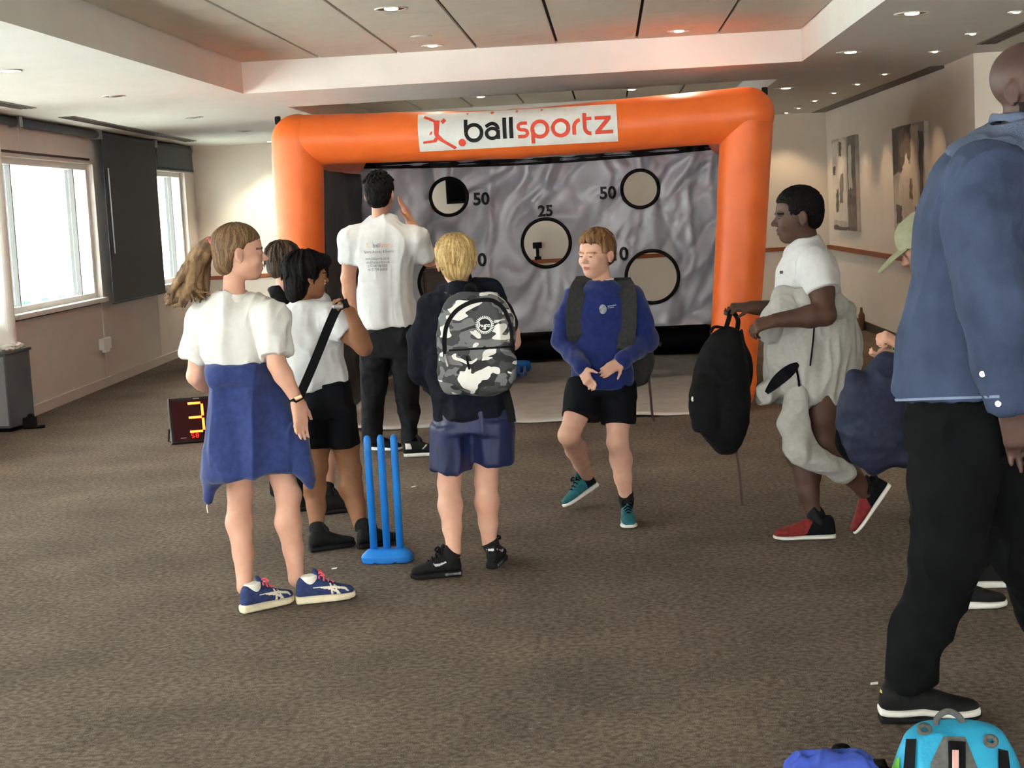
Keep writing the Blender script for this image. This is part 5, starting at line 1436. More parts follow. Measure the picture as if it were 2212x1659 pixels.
# his backpack
m_camo = bpy.data.materials.new('camouflage'); m_camo.use_nodes = True
nt = m_camo.node_tree; b = nt.nodes['Principled BSDF']; b.inputs['Roughness'].default_value = .8
tc = nt.nodes.new('ShaderNodeTexCoord'); mp = nt.nodes.new('ShaderNodeMapping'); mp.inputs['Scale'].default_value = (1, 1, 1.7); nt.links.new(tc.outputs['Object'], mp.inputs[0])
prev = None
for sc_, th, col_, off in ((9, .0, (112, 112, 112), 0), (10, .505, (62, 62, 64), 3.1), (12, .575, (36, 36, 38), 9.7), (11, .575, (226, 224, 218), 17.3)):
    if prev is None:
        rgb = nt.nodes.new('ShaderNodeRGB'); rgb.outputs[0].default_value = lin(col_); prev = rgb.outputs[0]; continue
    va = nt.nodes.new('ShaderNodeVectorMath'); va.operation = 'ADD'; va.inputs[1].default_value = (off, off * .7, off * .3); nt.links.new(mp.outputs[0], va.inputs[0])
    no = nt.nodes.new('ShaderNodeTexNoise'); no.inputs['Scale'].default_value = sc_; no.inputs['Detail'].default_value = 1.2; no.inputs['Distortion'].default_value = .6; nt.links.new(va.outputs[0], no.inputs['Vector'])
    cr = nt.nodes.new('ShaderNodeValToRGB'); cr.color_ramp.interpolation = 'CONSTANT'; cr.color_ramp.elements[0].color = (0, 0, 0, 1); cr.color_ramp.elements[1].position = th; cr.color_ramp.elements[1].color = (1, 1, 1, 1)
    nt.links.new(no.outputs['Fac'], cr.inputs[0])
    mx = nt.nodes.new('ShaderNodeMix'); mx.data_type = 'RGBA'; mx.inputs[7].default_value = lin(col_); nt.links.new(cr.outputs[0], mx.inputs[0]); nt.links.new(prev, mx.inputs[6]); prev = mx.outputs[2]
nt.links.new(prev, b.inputs['Base Color'])
cb = thing('camouflage_backpack', 'grey camouflage backpack with round black badge worn by blond boy', 'backpack', P(1030, 850, -.22))
BYc = Y0 - .215
S = SDF(.005)
S.loft(px_rows([(968, 1098, 850, .075), (952, 1108, 830, .092), (944, 1114, 785, .1), (946, 1114, 735, .098), (951, 1108, 690, .088), (962, 1092, 655, .068), (985, 1062, 632, .04)], BYc), n=2.5, k=0, rnd=.02)
S.loft(px_rows([(972, 1100, 842, .05), (960, 1112, 815, .06), (966, 1116, 775, .06), (968, 1112, 758, .05)], BYc - .055), n=2.6, k=.008, rnd=.02)
pb_ = S.build('pack_body', m_camo, cb, disp=folds((9, 9, 7), .006, 15, (20, 20, 20), .002), smooth=1); pv = bvh_of(pb_)
def onp(x, y, off=.003): return on(pv, x, y, BYc, off)
zp = [(962, 770), (960, 735), (966, 700), (985, 672), (1012, 655), (1040, 648), (1066, 650), (1088, 668), (1101, 700), (1106, 740), (1108, 760)]
ribbon([onp(x, y, .004) for x, y in [tuple(q[:2]) for q in curve([(a, b2, 0) for a, b2 in zp], 5)]], .017, (0, -1, .1), .004).build('zip_tape', m_bnyl, cb)
ribbon([onp(x, 757 - (x - 970) * .06, .004) for x in range(970, 1110, 6)], .008, (0, -1, .1), .004).build('pocket_zip', m_bnyl, cb)
MB().tube([onp(1008, 770, .006), onp(1010, 782, .008), onp(1014, 798, .008)], .0045, 6).build('zip_pull', m_bnyl, cb)
MB().tube([onp(962, 766, .006), onp(964, 778, .010), onp(968, 792, .010)], .006, 6).build('zip_pull', m_metal, cb)
bc = onp(1047, 702, .003); nb = nrm((.06, -1, .12)); bx_ = nrm(np.cross((0, 0, 1), nb)); by_ = np.cross(nb, bx_); bx_ = -bx_ if bx_[0] < 0 else bx_; by_ = np.cross(nb, bx_); by_ = by_ if by_[2] > 0 else -by_
rB = .0385
bd = MB().lathe(bc, nb, [(.0005, .0055), (rB, .0055), (rB, -.012)], 40).build('round_badge', m_print_k, cb)
teeth = []
for i in range(30):
    a0 = i * 12; teeth.append([(rB * .70 * math.cos(math.radians(a0)), rB * .70 * math.sin(math.radians(a0))), (rB * .95 * math.cos(math.radians(a0 + 3)), rB * .95 * math.sin(math.radians(a0 + 3))), (rB * .95 * math.cos(math.radians(a0 + 9)), rB * .95 * math.sin(math.radians(a0 + 9))), (rB * .70 * math.cos(math.radians(a0 + 10)), rB * .70 * math.sin(math.radians(a0 + 10)))])
ring_in = stroke(arc(0, 0, rB * .70, 0, 360, 40), .003)
lw_ = .0042
hyp = stroke([(-.020, .012), (-.0215, -.009)], lw_) + stroke([(-.0215, -.004)] + arc(-.0165, -.004, .0045, 150, 0, 6) + [(-.012, -.009)], lw_) + stroke([(-.009, .001), (-.008, -.006), (-.003, -.008), (-.001, .001)], lw_) + stroke([(-.001, .001), (-.003, -.017), (-.009, -.015)], lw_) + stroke([(.003, .001), (.002, -.018)], lw_) + stroke(arc(.007, -.003, .0045, 180, -180, 12), lw_ * .9) + stroke(arc(.0165, -.004, .0045, 0, 320, 10) + [], lw_ * .9) + [arc(.0245, -.0075, .0022, 0, 330, 8)]
decal('badge_lettering', teeth + ring_in + hyp, bc + nb * .0062, bx_, by_, None, m_print_w, bd)
# shoulder strap, top handle and dangling webbing
ribbon(curve([P(938, 650, .06), P(950, 634, .04), P(972, 630, -.05), P(990, 640, -.12), P(985, 660, -.17)], 6), .055, [(0, -.3, 1)] * 25, .010).build('shoulder_strap', m_camo, cb)
ribbon(curve([P(1072, 655, .06), P(1066, 640, .04), P(1056, 634, -.05), P(1048, 642, -.12), P(1046, 658, -.17)], 6), .055, [(0, -.3, 1)] * 25, .010).build('shoulder_strap', m_camo, cb)
MB().tube(curve([P(1000, 640, -.17), P(1008, 618, -.16), P(1026, 618, -.16), P(1034, 640, -.17)], 6), .007, 8, flat=.5).build('top_handle', m_bnyl, cb, smooth=True)
ribbon(curve([P(1088, 832, -.20), P(1095, 856, -.17), P(1102, 885, -.16), P(1106, 912, -.16)], 6), .034, (.1, -1, 0), .004).build('dangling_strap', m_bnyl, cb)
ribbon(curve([P(940, 820, .02), P(955, 842, -.1), P(972, 846, -.17)], 6), .025, (-.5, -.5, -.7), .004).build('lower_strap', m_bnyl, cb)

# ================================================================== boy facing the camera
Y0 = 7.62
blue = person('boy facing the camera in blue sweatshirt, black shorts and teal trainers', 1330, 1125, Y0)
H = Head(P(1288, 549), .214, (-.60, -.79, -.06), (.05, 0, 1))
S = SDF(.0045)
head(S, H, P(1300, 612, .02), .215, mouth_open=True)
S.loft(px_rows([(1250, 1355, 832, .09), (1245, 1362, 760, .09), (1240, 1365, 680, .09), (1255, 1345, 640, .08), (1280, 1322, 605, .05)], Y0), k=.02)
arm(S, P(1240, 645), P(1216, 738, .0), P(1258, 796, -.18), .82); hand(S, P(1258, 797, -.18), P(1272, 828, -.22) - P(1258, 797, -.18), (-.75, -.6, .25), -1, .138, 34, .03)
arm(S, P(1368, 645), P(1398, 736, .0), P(1342, 783, -.15), .82); hand(S, P(1342, 781, -.15), P(1310, 800, -.19) - P(1342, 781, -.15), (.2, -.85, .5), -1, .138, 20, .03)
tl = lev(1222, 1103); hl_ = lev(1357, 1100); 
la, ra_ = at(1270, 1032, tl[1] + .13), at(1352, 1072, Y0 + .02)
leg(S, P(1262, 850), P(1229, 940, -.10), la, .98, back=(.3, .95, 0), th=.7); leg(S, P(1336, 850), P(1334, 955, -.06), ra_, .98, back=(.3, .95, 0), th=.75)
bare('b', S, sk_pale, H, blue, brow=mat('brow_sandy', (148, 104, 72), .8))
eyes(H, blue, .32)
SDF(.002).ell(H(0, .345, .237), H.R(.065, .045, .020), H.F, k=0).build('mouth', m_mouth, blue)
S = SDF(.0055)
S.loft(px_rows([(1234, 1372, 834, .134), (1236, 1370, 800, .128), (1234, 1368, 740, .115), (1231, 1372, 690, .11), (1234, 1370, 650, .1), (1246, 1356, 627, .085), (1266, 1334, 614, .065), (1274, 1326, 607, .055)], Y0), k=.03)
S.chain([P(1240, 642), P(1222, 690, .0), P(1216, 738, .0), P(1256, 791, -.17)], [.050, .046, .046, .037], k=.03)
S.chain([P(1368, 642), P(1386, 690, .0), P(1397, 736, .0), P(1346, 779, -.14)], [.050, .046, .046, .037], k=.03)
ss = S.build('sweatshirt', m_royal, blue, disp=folds((9, 9, 9), .0045, 101, (22, 22, 20), .002), smooth=1); sv = bvh_of(ss)
MB().tube([P(1300 + 25 * math.cos(a), 611 + 3.5 * math.sin(a) - 1 * math.cos(a), -.052 * math.sin(a) + .01) for a in np.linspace(0, 2 * math.pi, 33)], .0075, 8, caps=False).build('neck_rib', m_royal, ss, smooth=True)
MB().tube([P(1302 + 22 * math.cos(a), 605 + 2.5 * math.sin(a) - 3 * math.cos(a), -.044 * math.sin(a) + .015) for a in np.linspace(-1.2, 1.8, 17)], .006, 8).build('white_collar', m_sock_w, ss, smooth=True)
cb_ = on(sv, 1300, 668, Y0, .002)
crest = decal('school_crest', [arc(0, 0, .017, 0, 342, 19, ry=.022)], cb_ + A3((0, -.05, 0)), (1, -.1, 0), (0, 0, 1), sv, mat('crest_silver', (186, 190, 192), .6, (120, 128, 140), 60), ss, lift=.003)
decal('crest_lettering', stroke([(.022, .012), (.06, .016)], .005) + stroke([(.022, .004), (.05, .007)], .004), cb_ + A3((0, -.05, 0)), (1, -.1, 0), (0, 0, 1), sv, mat('crest_text', (150, 158, 186), .7), ss, lift=.003)
S = SDF(.0055)
S.loft(px_rows([(1228, 1372, 850, .12), (1238, 1368, 815, .12)], Y0), k=.02)
S.loft([(*pr1(1212, 1296, 900, Y0 - .06), .10), (*pr1(1226, 1304, 830, Y0), .11)], k=.02); S.loft([(*pr1(1300, 1371, 914, Y0 - .03), .09), (*pr1(1292, 1372, 830, Y0), .11)], k=.02)
S.build('shorts', m_blk, blue, disp=folds((9, 9, 5), .006, 7), smooth=1)
m_sandy = hair3('hair_sandy', (128, 92, 60), (106, 75, 49), (148, 110, 74))
S = SDF(.004)
S.ell(H(0, -.06, .67), H.R(.385, .455, .385), H.F, k=0).ell(H(0, -.25, .44), H.R(.30, .22, .24), H.F, k=.1 * H.h)
S.box(H(0, .46, .40), H.R(.5, .26, .355), H.F, .02, .015, 's').box(H(0, .22, .20), H.R(.5, .30, .30), H.F, .03, .02, 's')
for sx_ in (-1, 1): S.ell(H(sx_ * .39, -.03, .40), H.R(.09, .11, .16), H.F, k=.01, op='s')
strands(S, H, 50, 54, -180, 180, 0, 55, .5, .020, .007, shell=(.375, .45, .385), c=(0, -.06, .67), droop=.05, jit=.5)
strands(S, H, 34, 55, -60, 45, 40, 55, .40, .020, .006, shell=(.375, .455, .39), c=(0, -.05, .66), droop=.03, jit=.5)
hd_, hp_2 = hair_fx(H, .003, 24, 9)
S.build('hair', m_sandy, blue, disp=hd_, smooth=1, paint=hp_2)
m_teals = mat('shoe_teal', (30, 104, 112), .6, (22, 84, 94), 50, bump=.2, bscale=260)
def tealp(t, w, h): return ((t < .30) & (h > .12)).astype(int)
hv = at(1292, 1050, tl[1] + .12); fd = tl + A3((0, 0, .012)) - hv
Sx = shoe(blue, hv - nrm(np.cross(np.cross(fd, (0, 0, 1)), fd)) * .0, fd, .225, [m_teals, m_blk], m_wsole, sole_h=.10, high=.34, extra=tealp, laces=True, lace_m=m_blk, up=(-.2, .1, 1))
sock(blue, la * .5 + Sx(.24, 0, .35) * .5, Sx, m_sock_k, la + (P(1229, 940, -.1) - la) * .06, .034)
Sx = shoe(blue, A3((ra_[0] - .0, ra_[1] + .07, 0)), (.06, -1, 0), .225, [m_teals, m_blk], m_wsole, sole_h=.10, high=.36, extra=tealp, laces=True, lace_m=m_blk)
sock(blue, ra_ * .5 + Sx(.24, 0, .4) * .5, Sx, m_sock_k, ra_ + A3((0, 0, .02)), .034)
# his backpack
gb_ = thing('grey_backpack', 'dark grey backpack worn by the boy in the blue sweatshirt', 'backpack', P(1320, 830, .2))
S = SDF(.006); S.loft(px_rows([(1262, 1402, 835, .07), (1252, 1412, 800, .095), (1248, 1408, 720, .1), (1258, 1392, 650, .08), (1285, 1365, 612, .05)], Y0 + .22), n=2.5, k=0, rnd=.02)
m_sgrey = mat('strap_charcoal', (58, 58, 58), .85, (48, 48, 48), 60, bump=.2, bscale=200)
S.build('pack_body', m_sgrey, gb_, disp=folds((10, 10, 8), .006, 25), smooth=1)
def strapon(pts, w, th, nm):
    cp = curve([(a, b2, 0) for a, b2 in pts], 5); V = []
    path = [on(sv, q[0], q[1], Y0, th * .7) for q in cp]
    for _ in range(6): path = [path[0]] + [path[i - 1] * .25 + path[i] * .5 + path[i + 1] * .25 for i in range(1, len(path) - 1)] + [path[-1]]
    path = [q_ + A3((0, -.008, .002)) for q_ in path]
    return path
for pts, tail in (([(1262, 607), (1250, 622), (1243, 650), (1240, 690), (1243, 725), (1248, 752)], None), ([(1345, 610), (1356, 625), (1358, 660), (1357, 700), (1353, 735), (1350, 760)], None)):
    path = strapon(pts, .07, .014, '')
    for q_ in range(1, 6): path[-q_] = path[-q_] + A3((0, .012 * (6 - q_), 0))
    top = path[0]; path = [top + A3((.01, .16, -.03)), top + A3((.0, .07, .012))] + path
    ribbon(path, [.078] * len(path), [(0, .3, 1), (0, -.2, 1)] + [(0, -1, .6 - min(.5, .05 * i)) for i in range(len(path) - 2)], .014).build('shoulder_strap', m_sgrey, gb_, bevel=.003)
ribbon(curve([P(1400, 700, .12), P(1402, 730, .1), P(1428, 745, .12)], 6), .02, (0, -1, .3), .003).build('side_strap', m_sgrey, gb_)
ribbon(curve([P(1400, 800, .2), P(1405, 850, .2), P(1409, 895, .2), P(1414, 910, .2)], 6), .012, (0, -1, .0), .003).build('loose_strap', m_skirt, gb_)
# ================================================================== running boy with the grey hoodie round his waist
Y0 = 7.15
run = person('running boy in white t-shirt with grey hoodie tied round his waist and red trainers', 1750, 1160, Y0)
H = Head(P(1722, 466), .232, (-.99, -.06, -.05), (-.12, 0, 1))
S = SDF(.005)
head(S, H, P(1742, 536, .0), .24, jaw=1.05)
S.loft(px_rows([(1690, 1820, 820, .11), (1690, 1815, 740, .10), (1688, 1812, 660, .1), (1695, 1795, 590, .095), (1712, 1780, 545, .07), (1722, 1765, 520, .05)], Y0), k=.02)
arm(S, P(1766, 580, -.12), P(1782, 680, -.22), P(1676, 692, -.25), 1.32); hand(S, P(1676, 692, -.25), P(1612, 712, -.25) - P(1676, 692, -.25), (-.15, -.5, .85), 1, .165, 32, .05)
arm(S, P(1716, 580, .10), P(1722, 672, .10), P(1622, 664, .02), 1.25); hand(S, P(1622, 664, .02), P(1572, 664, .0) - P(1622, 664, .02), (0, -.35, .95), -1, .16, 58, .02)
sh_ = lev(1806, 1162); tt_ = lev(1852, 1152)
ra_ = at(1756, 1108, sh_[1] + .02); la = at(1868, 1062, Y0 + .02)
leg(S, P(1752, 840, .05), P(1728, 985, .04), ra_, 1.12, back=(1, 0, 0)); leg(S, P(1772, 840, -.06), P(1782, 955, -.08), la, 1.12, back=(.5, 0, -.8))
bare('b', S, sk_dark, H, run, lips=m_lipd, brow=mat('hair_black', (16, 15, 15)))
eyes(H, run, .4)
SDF(.002).box(H(.03, .375, .245), H.R(.035, .012, .010), H.F, .001, 0).build('teeth', m_teeth, run)
S = SDF(.0055)
S.loft(px_rows([(1688, 1824, 705, .125), (1680, 1818, 660, .12), (1673, 1812, 620, .118), (1676, 1806, 580, .112), (1688, 1796, 550, .1), (1702, 1780, 528, .08), (1712, 1768, 512, .065)], Y0), k=.03)
S.chain([P(1756, 562, -.08), P(1767, 582, -.13), P(1777, 616, -.165)], [.074, .080, .075], k=.03); S.chain([P(1722, 560, .08), P(1716, 610, .11)], [.065, .068], k=.03)
S.box(P(1784, 664, -.20), (.11, .11, .070), frame(nrm(P(1782, 680, -.22) - P(1766, 580, -.12)) + A3((.1, 0, 0))), .01, 0, 's')
rt_ = S.build('t_shirt', m_wsh2, run, disp=folds((9, 9, 5), .007, 111, (20, 20, 14), .003), smooth=1)
q = on(bvh_of(rt_), 1688, 588, Y0, .002)
SDF(.002).box(q, (.008, .004, .006), rnd=.002).build('chest_logo', m_gnyl, rt_)
m_hood = mat('grey_marl', (176, 174, 169), .95, (168, 166, 161), 60, bump=.15, bscale=240)
S = SDF(.006)
S.loft(px_rows([(1668, 1822, 872, .125), (1654, 1842, 840, .15), (1652, 1852, 790, .165), (1660, 1857, 730, .165), (1672, 1846, 685, .15), (1684, 1830, 650, .135)], Y0), k=0, rnd=.03)
S.chain([P(1700, 640, -.13), P(1690, 668, -.165), P(1672, 690, -.15), P(1665, 720, -.1)], [.03, .038, .04, .04], k=.03)
S.chain([P(1692, 640, -.12), P(1740, 648, -.15), P(1800, 660, -.15), P(1826, 668, -.08)], [.032, .034, .032, .03], k=.03)
S.chain([P(1690, 830, -.10), P(1660, 848, -.10), P(1652, 862, -.08)], [.06, .035, .015], k=.04)
S.ell(P(1760, 900, -.02), (.10, .12, .055), k=.02, op='s')
hd = S.build('tied_hoodie', m_hood, run, disp=folds((11, 11, 4), .014, 121, (24, 24, 9), .005), smooth=1)
S = SDF(.0055)
S.chain([P(1722, 850, -.12), P(1712, 915, -.16), P(1728, 965, -.17), P(1772, 1000, -.14), P(1826, 1022, -.08)], [.05, .052, .056, .050, .040], k=.03)
S.build('hanging_sleeve', m_hood, hd, disp=folds((10, 10, 8), .010, 131, (22, 22, 22), .003), smooth=1)
hv_ = bvh_of(hd)
for pts, w in (([(1656, 848), (1680, 822), (1706, 800), (1724, 786)], 'taper'), ([(1718, 786), (1726, 830), (1722, 870), (1716, 896)], .009), ([(1760, 690), (1756, 740), (1750, 790)], .006)):
    cp = curve([(a, b2, 0) for a, b2 in pts], 6)
    ribbon([on(hv_, q_[0], q_[1], Y0 - .2, .006) if q_[1] < 862 else P(q_[0], q_[1], -.18) for q_ in cp], w if w != 'taper' else [.050 * math.sin(math.pi * (.06 + .94 * i / len(cp))) ** .7 + .003 for i in range(len(cp))], (0, -1, .1), .006).build('dark_opening_cord', m_blk, hd)  # black strips: painted-in dark inside of a sleeve opening, and two cords
S = SDF(.006); S.loft(px_rows([(1742, 1808, 905, .10), (1730, 1815, 850, .12), (1720, 1815, 780, .12)], Y0), k=.02); S.build('shorts', m_blk, run, disp=folds((9, 9, 5), .006, 9))
S = SDF(.004)
S.ell(H(0, -.06, .665), H.R(.375, .45, .40), H.F, k=0).ell(H(0, -.24, .46), H.R(.30, .235, .26), H.F, k=.1 * H.h)
S.box(H(0, .50, .36), H.R(.5, .30, .40), H.F, .02, .015, 's').box(H(0, .20, .18), H.R(.5, .33, .30), H.F, .03, .02, 's')
for sx_ in (-1, 1): S.ell(H(sx_ * .39, -.04, .42), H.R(.09, .10, .16), H.F, k=.01, op='s')
S.build('hair', mat('hair_black', (16, 15, 15)), run, disp=folds((130, 130, 130), .0018, 23), smooth=1)
m_red = mat('shoe_dark_red', (128, 36, 36), .7, (104, 28, 30), 50, bump=.2, bscale=260)
def redp(t, w, h): return ((t < .42 - (h - .2) * .5) | (h > .36)).astype(int)
Sx = shoe(run, A3((sh_[0], sh_[1], 0)), (-1, .04, 0), .272, [m_red, m_blk], m_wsole, sole_h=.075, high=.34, extra=redp)
sock(run, ra_ * .5 + Sx(.24, 0, .35) * .5, Sx, m_sock_k, Sx(.23, 0, .42), .042)
hv2 = at(1926, 1048, Y0 + .03); tv2 = at(1850, 1158, Y0 + .02)
Sx = shoe(run, hv2, tv2 - hv2, .268, [m_red, m_blk], m_wsole, sole_h=.075, high=.34, extra=redp, up=(-.9, 0, -.3))
sock(run, la * .5 + Sx(.24, 0, .35) * .5, Sx, m_sock_k, Sx(.23, 0, .48), .042)
# the black backpack in his hand
YB = Y0 - .10
kb = thing('black_backpack', 'black backpack hanging from the running boy\'s hand', 'backpack', at(1560, 980, YB))
S = SDF(.0055)
S.loft(px_rows([(1552, 1584, 983, .03), (1528, 1602, 955, .07), (1500, 1614, 910, .095), (1490, 1620, 855, .1), (1497, 1620, 800, .095), (1515, 1612, 755, .075), (1538, 1602, 722, .045), (1560, 1592, 708, .025)], YB), n=2.3, k=0, rnd=.02)
S.loft(px_rows([(1500, 1555, 930, .04), (1488, 1560, 880, .05), (1492, 1560, 830, .05), (1505, 1550, 810, .03)], YB - .06), n=2.4, k=.01, rnd=.015)
kbb = S.build('pack_body', m_bnyl, kb, disp=folds((9, 9, 7), .007, 35, (20, 20, 20), .002), smooth=1)
hp_ = at(1580, 668, Y0 + .0)
ribbon(curve([at(1566, 716, YB), at(1574, 690, YB + .05), hp_ + A3((0, 0, -.01)), at(1594, 690, YB + .05), at(1592, 716, YB)], 7), .020, (0, -1, .1), .005).build('carry_loop', m_bnyl, kb)
ribbon(curve([at(1598, 716, YB), at(1604, 745, YB + .03), at(1617, 775, YB + .05), at(1619, 810, YB + .04), at(1610, 845, YB + .02)], 7), .035, (.7, -.7, .1), .008).build('shoulder_strap', m_bnyl, kb)
ribbon(curve([at(1534, 718, YB), at(1545, 706, YB), at(1572, 712, YB), at(1560, 722, YB)], 6), .015, (0, -.5, .8), .004).build('top_tab', m_bnyl, kb)
ribbon(curve([at(1588, 960, YB), at(1596, 1010, YB), at(1600, 1050, YB), at(1603, 1092, YB)], 6), .011, (0, -1, 0), .003).build('loose_strap', m_skirt, kb)
kv = bvh_of(kbb); qq = on(kv, 1496, 862, YB, .004)
SDF(.002).ell(qq, (.006, .006, .012), k=0).build('badge', m_paper, kb)

# ================================================================== boy in the green cap, mostly behind the man
Y0 = 6.2
cap = person('boy in a green cap bending over a navy bag behind the man', 2080, 1300, Y0)
H = Head(P(1996, 532), .212, (-.90, .0, -.43), (-.43, 0, .90))
S = SDF(.006)
head(S, H, P(2040, 640, .0), .22)
S.loft(px_rows([(1985, 2110, 900, .1), (1990, 2110, 780, .1), (2000, 2095, 690, .09), (2020, 2070, 640, .05)], Y0), k=.02)
arm(S, P(2040, 690, -.08), P(2035, 800, -.10), P(1950, 748, -.16), 1.05); hand(S, P(1950, 748, -.16), P(1906, 722, -.17) - P(1950, 748, -.16), (.2, -.4, .85), 1, .155, 55, .02)
arm(S, P(2040, 690, .10), P(2020, 800, .10), P(1945, 770, .0), 1.05); hand(S, P(1945, 770, .0), (-.8, 0, .3), (.2, .2, .9), -1, .155, 55, .02)
f1, f2 = lev(2030, 1315), lev(2085, 1270)
a1, a2 = f1 + A3((.06, .0, .10)), f2 + A3((.06, 0, .10))
leg(S, P(2020, 930, -.04), P(2035, 1100, -.08), a1, 1.0, back=(-1, 0, 0)); leg(S, P(2060, 930, .05), P(2075, 1090, .08), a2, 1.0, back=(-1, 0, 0))
bare('b', S, sk_fair, H, cap)
eyes(H, cap, .5)
m_green = mat('green_cap', (150, 149, 122), .9, (138, 137, 111), 30, bump=.15, bscale=260)
S = SDF(.004); S.ell(H(0, -.07, .70), H.R(.41, .48, .40), H.F, k=0).cut(H(0, 0, .60), -H.u)
S.P.pop(); S.box(H(0, -.05, .26), H.R(.6, .7, .34), H.F, .01, .01, 's')
cp_ = S.build('cap', m_green, cap, disp=folds((18, 18, 18), .003, 3))
S = SDF(.0035); S.loft([(H(0, .30, .62), .33 * H.h, .022 * H.h), (H(0, .55, .58), .34 * H.h, .022 * H.h), (H(0, .78, .50), .28 * H.h, .022 * H.h), (H(0, .92, .45), .15 * H.h, .02 * H.h)], side=H.r, k=0, rnd=.003)
S.build('peak', m_green, cp_)
g_ = MB(); g_.tube(curve([H(.25, .30, .50), H(.22, .40, .44), H(.06, .42, .45), H(.05, .43, .50), H(.24, .38, .54), H(.25, .30, .50)], 5), .003, 6); g_.tube([H(.25, .30, .52), H(.37, -.02, .50)], .003, 6)
g_.build('glasses', mat('glasses_frame', (150, 150, 168), .3), cap, smooth=True)
S = SDF(.004); S.ell(H(0, -.06, .60), H.R(.375, .45, .22), H.F, k=0).ell(H(0, -.3, .42), H.R(.28, .15, .24), H.F, k=.02).box(H(0, .5, .5), H.R(.5, .38, .5), H.F, .02, .01, 's'); S.build('hair', mat('hair_dark_brown', (66, 50, 39)), cap)
S = SDF(.006); S.loft(px_rows([(1978, 2118, 900, .12), (1985, 2118, 780, .12), (1995, 2105, 690, .105), (2018, 2072, 645, .06)], Y0), k=.03)
S.chain([P(2040, 690, -.08), P(2035, 800, -.10), P(1985, 772, -.14)], [.06, .055, .045], k=.03).chain([P(2040, 690, .10), P(2020, 800, .10), P(1965, 778, .02)], [.06, .055, .045], k=.03)
S.build('jumper', m_blk, cap, disp=folds((10, 10, 6), .006, 9))
m_bsh = mat('bright_blue_shorts', (46, 72, 158), .7, (38, 60, 140), 20)
S = SDF(.006); S.loft(px_rows([(1956, 2060, 1046, .10), (1962, 2080, 950, .115), (1975, 2115, 885, .115)], Y0), k=.02); S.loft(px_rows([(2040, 2120, 1040, .09, .06), (2040, 2115, 900, .11, .04)], Y0), k=.02); S.build('shorts', m_bsh, cap, disp=folds((10, 10, 3), .006, 9))
MB().lathe(P(1943, 746, -.155), nrm(P(1950, 748, -.16) - P(1906, 722, -.17)), [(.027, -.012), (.031, -.012), (.031, .012), (.027, .012)], 18).build('wristband', mat('wristband_green', (176, 190, 120), .7, (70, 110, 80), 60), cap, smooth=True)
for hp, an in ((f1, a1), (f2, a2)):
    Sx = shoe(cap, A3((hp[0], hp[1], 0)), (1, -.05, 0), .235, mat('shoe_black', (20, 20, 21)), m_wsole, sole_h=.13, high=.36); sock(cap, an, Sx, m_sock_k, an + A3((0, 0, .12)), .037)
nb_ = thing('navy_bag', 'navy bag gripped by the boy in the green cap', 'bag', P(1880, 1000, -.1))
m_nvn = mat('navy_nylon', (34, 40, 62), .7, (27, 32, 50), 40, bump=.15, bscale=180)
YN = Y0 - .18
S = SDF(.0055)
a_, b_ = at(1945, 775, YN), at(1860, 985, YN)
S.loft([(at(1935, 770, YN), .05, .05), (at(1905, 830, YN), .10, .08), (at(1890, 890, YN), .135, .095), (at(1880, 950, YN), .135, .09), (at(1868, 1000, YN), .06, .05)], k=0, rnd=.02)
S.chain([at(1845, 812, YN - .03), at(1838, 880, YN - .03), at(1812, 912, YN - .02)], [.03, .035, .012], k=.04)
S.chain([at(1850, 960, YN), at(1890, 1000, YN), at(1950, 985, YN)], [.03, .02, .05], k=.05)
S.build('bag_body', m_nvn, nb_, disp=folds((7, 7, 9), .008, 45, (22, 22, 22), .002), smooth=1)
ribbon(curve([at(1815, 918, YN), at(1812, 960, YN), at(1835, 990, YN), at(1870, 1002, YN), at(1892, 1000, YN)], 7), .026, (.2, -1, .2), .004).build('strap', m_bnyl, nb_)
ribbon(curve([at(1880, 998, YN), at(1886, 1012, YN), at(1896, 1040, YN)], 5), .010, (0, -1, 0), .003).build('loose_cord', m_bnyl, nb_)
ribbon(curve([at(1975, 1040, YN), at(1988, 1062, YN), at(1996, 1085, YN)], 5), .014, (0, -1, 0), .003).build('loose_cord', m_bnyl, nb_)

# ================================================================== man in the denim shirt walking out of the frame
Y0 = 4.55
den = person('tall bald man in blue denim shirt and black trousers walking at right edge', 2080, 1560, Y0)
H = Head(P(2233, 192), .255, (.72, -.69, -.02))
S = SDF(.0055)
head(S, H, P(2205, 310, .02), .25)
S.loft(px_rows([(2010, 2250, 900, .13), (2030, 2270, 700, .14), (2040, 2290, 480, .15), (2090, 2270, 370, .13), (2160, 2240, 300, .07)], Y0), k=.03)
arm(S, P(2140, 420, -.17), P(2150, 650, -.28), P(2188, 880, -.25), 1.4); hand(S, P(2188, 880, -.25), P(2212, 1000, -.24) - P(2188, 880, -.25), (-.2, -.9, .1), -1, .20, 22, .05)
arm(S, P(2200, 420, .2), P(2240, 640, .25), P(2290, 820, .22), 1.45); hand(S, P(2290, 820, .22), (.3, 0, -.9), (0, 1, 0), 1, .2, 22)
nh = lev(1902, 1566); nh[1] += .03
na = at(1975, 1480, nh[1]); fh = A3((1.28, Y0 + .35, 0)); fa = fh + A3((.07, 0, .11))
leg(S, P(2070, 940, -.05), P(2045, 1190, -.05), na, 1.1); leg(S, P(2120, 940, .1), P(2222, 1180, .14), fa, 1.3)
S.build('body', [sk_brown, sk_brown, mat('beard_dark', (34, 28, 27), .9)], den, smooth=2, paint=lambda C: 2 * ((np.abs(H.loc(C)) < .8).all(1) & (H.loc(C)[:, 2] < .36) & (H.loc(C)[:, 1] > -.02) & (H.loc(C)[:, 2] > -.02)).astype(int))
m_den = mat('blue_denim', (63, 76, 103), .85, (46, 56, 79), 7, 6, bump=.25, bscale=240, pos=(.3, .7))
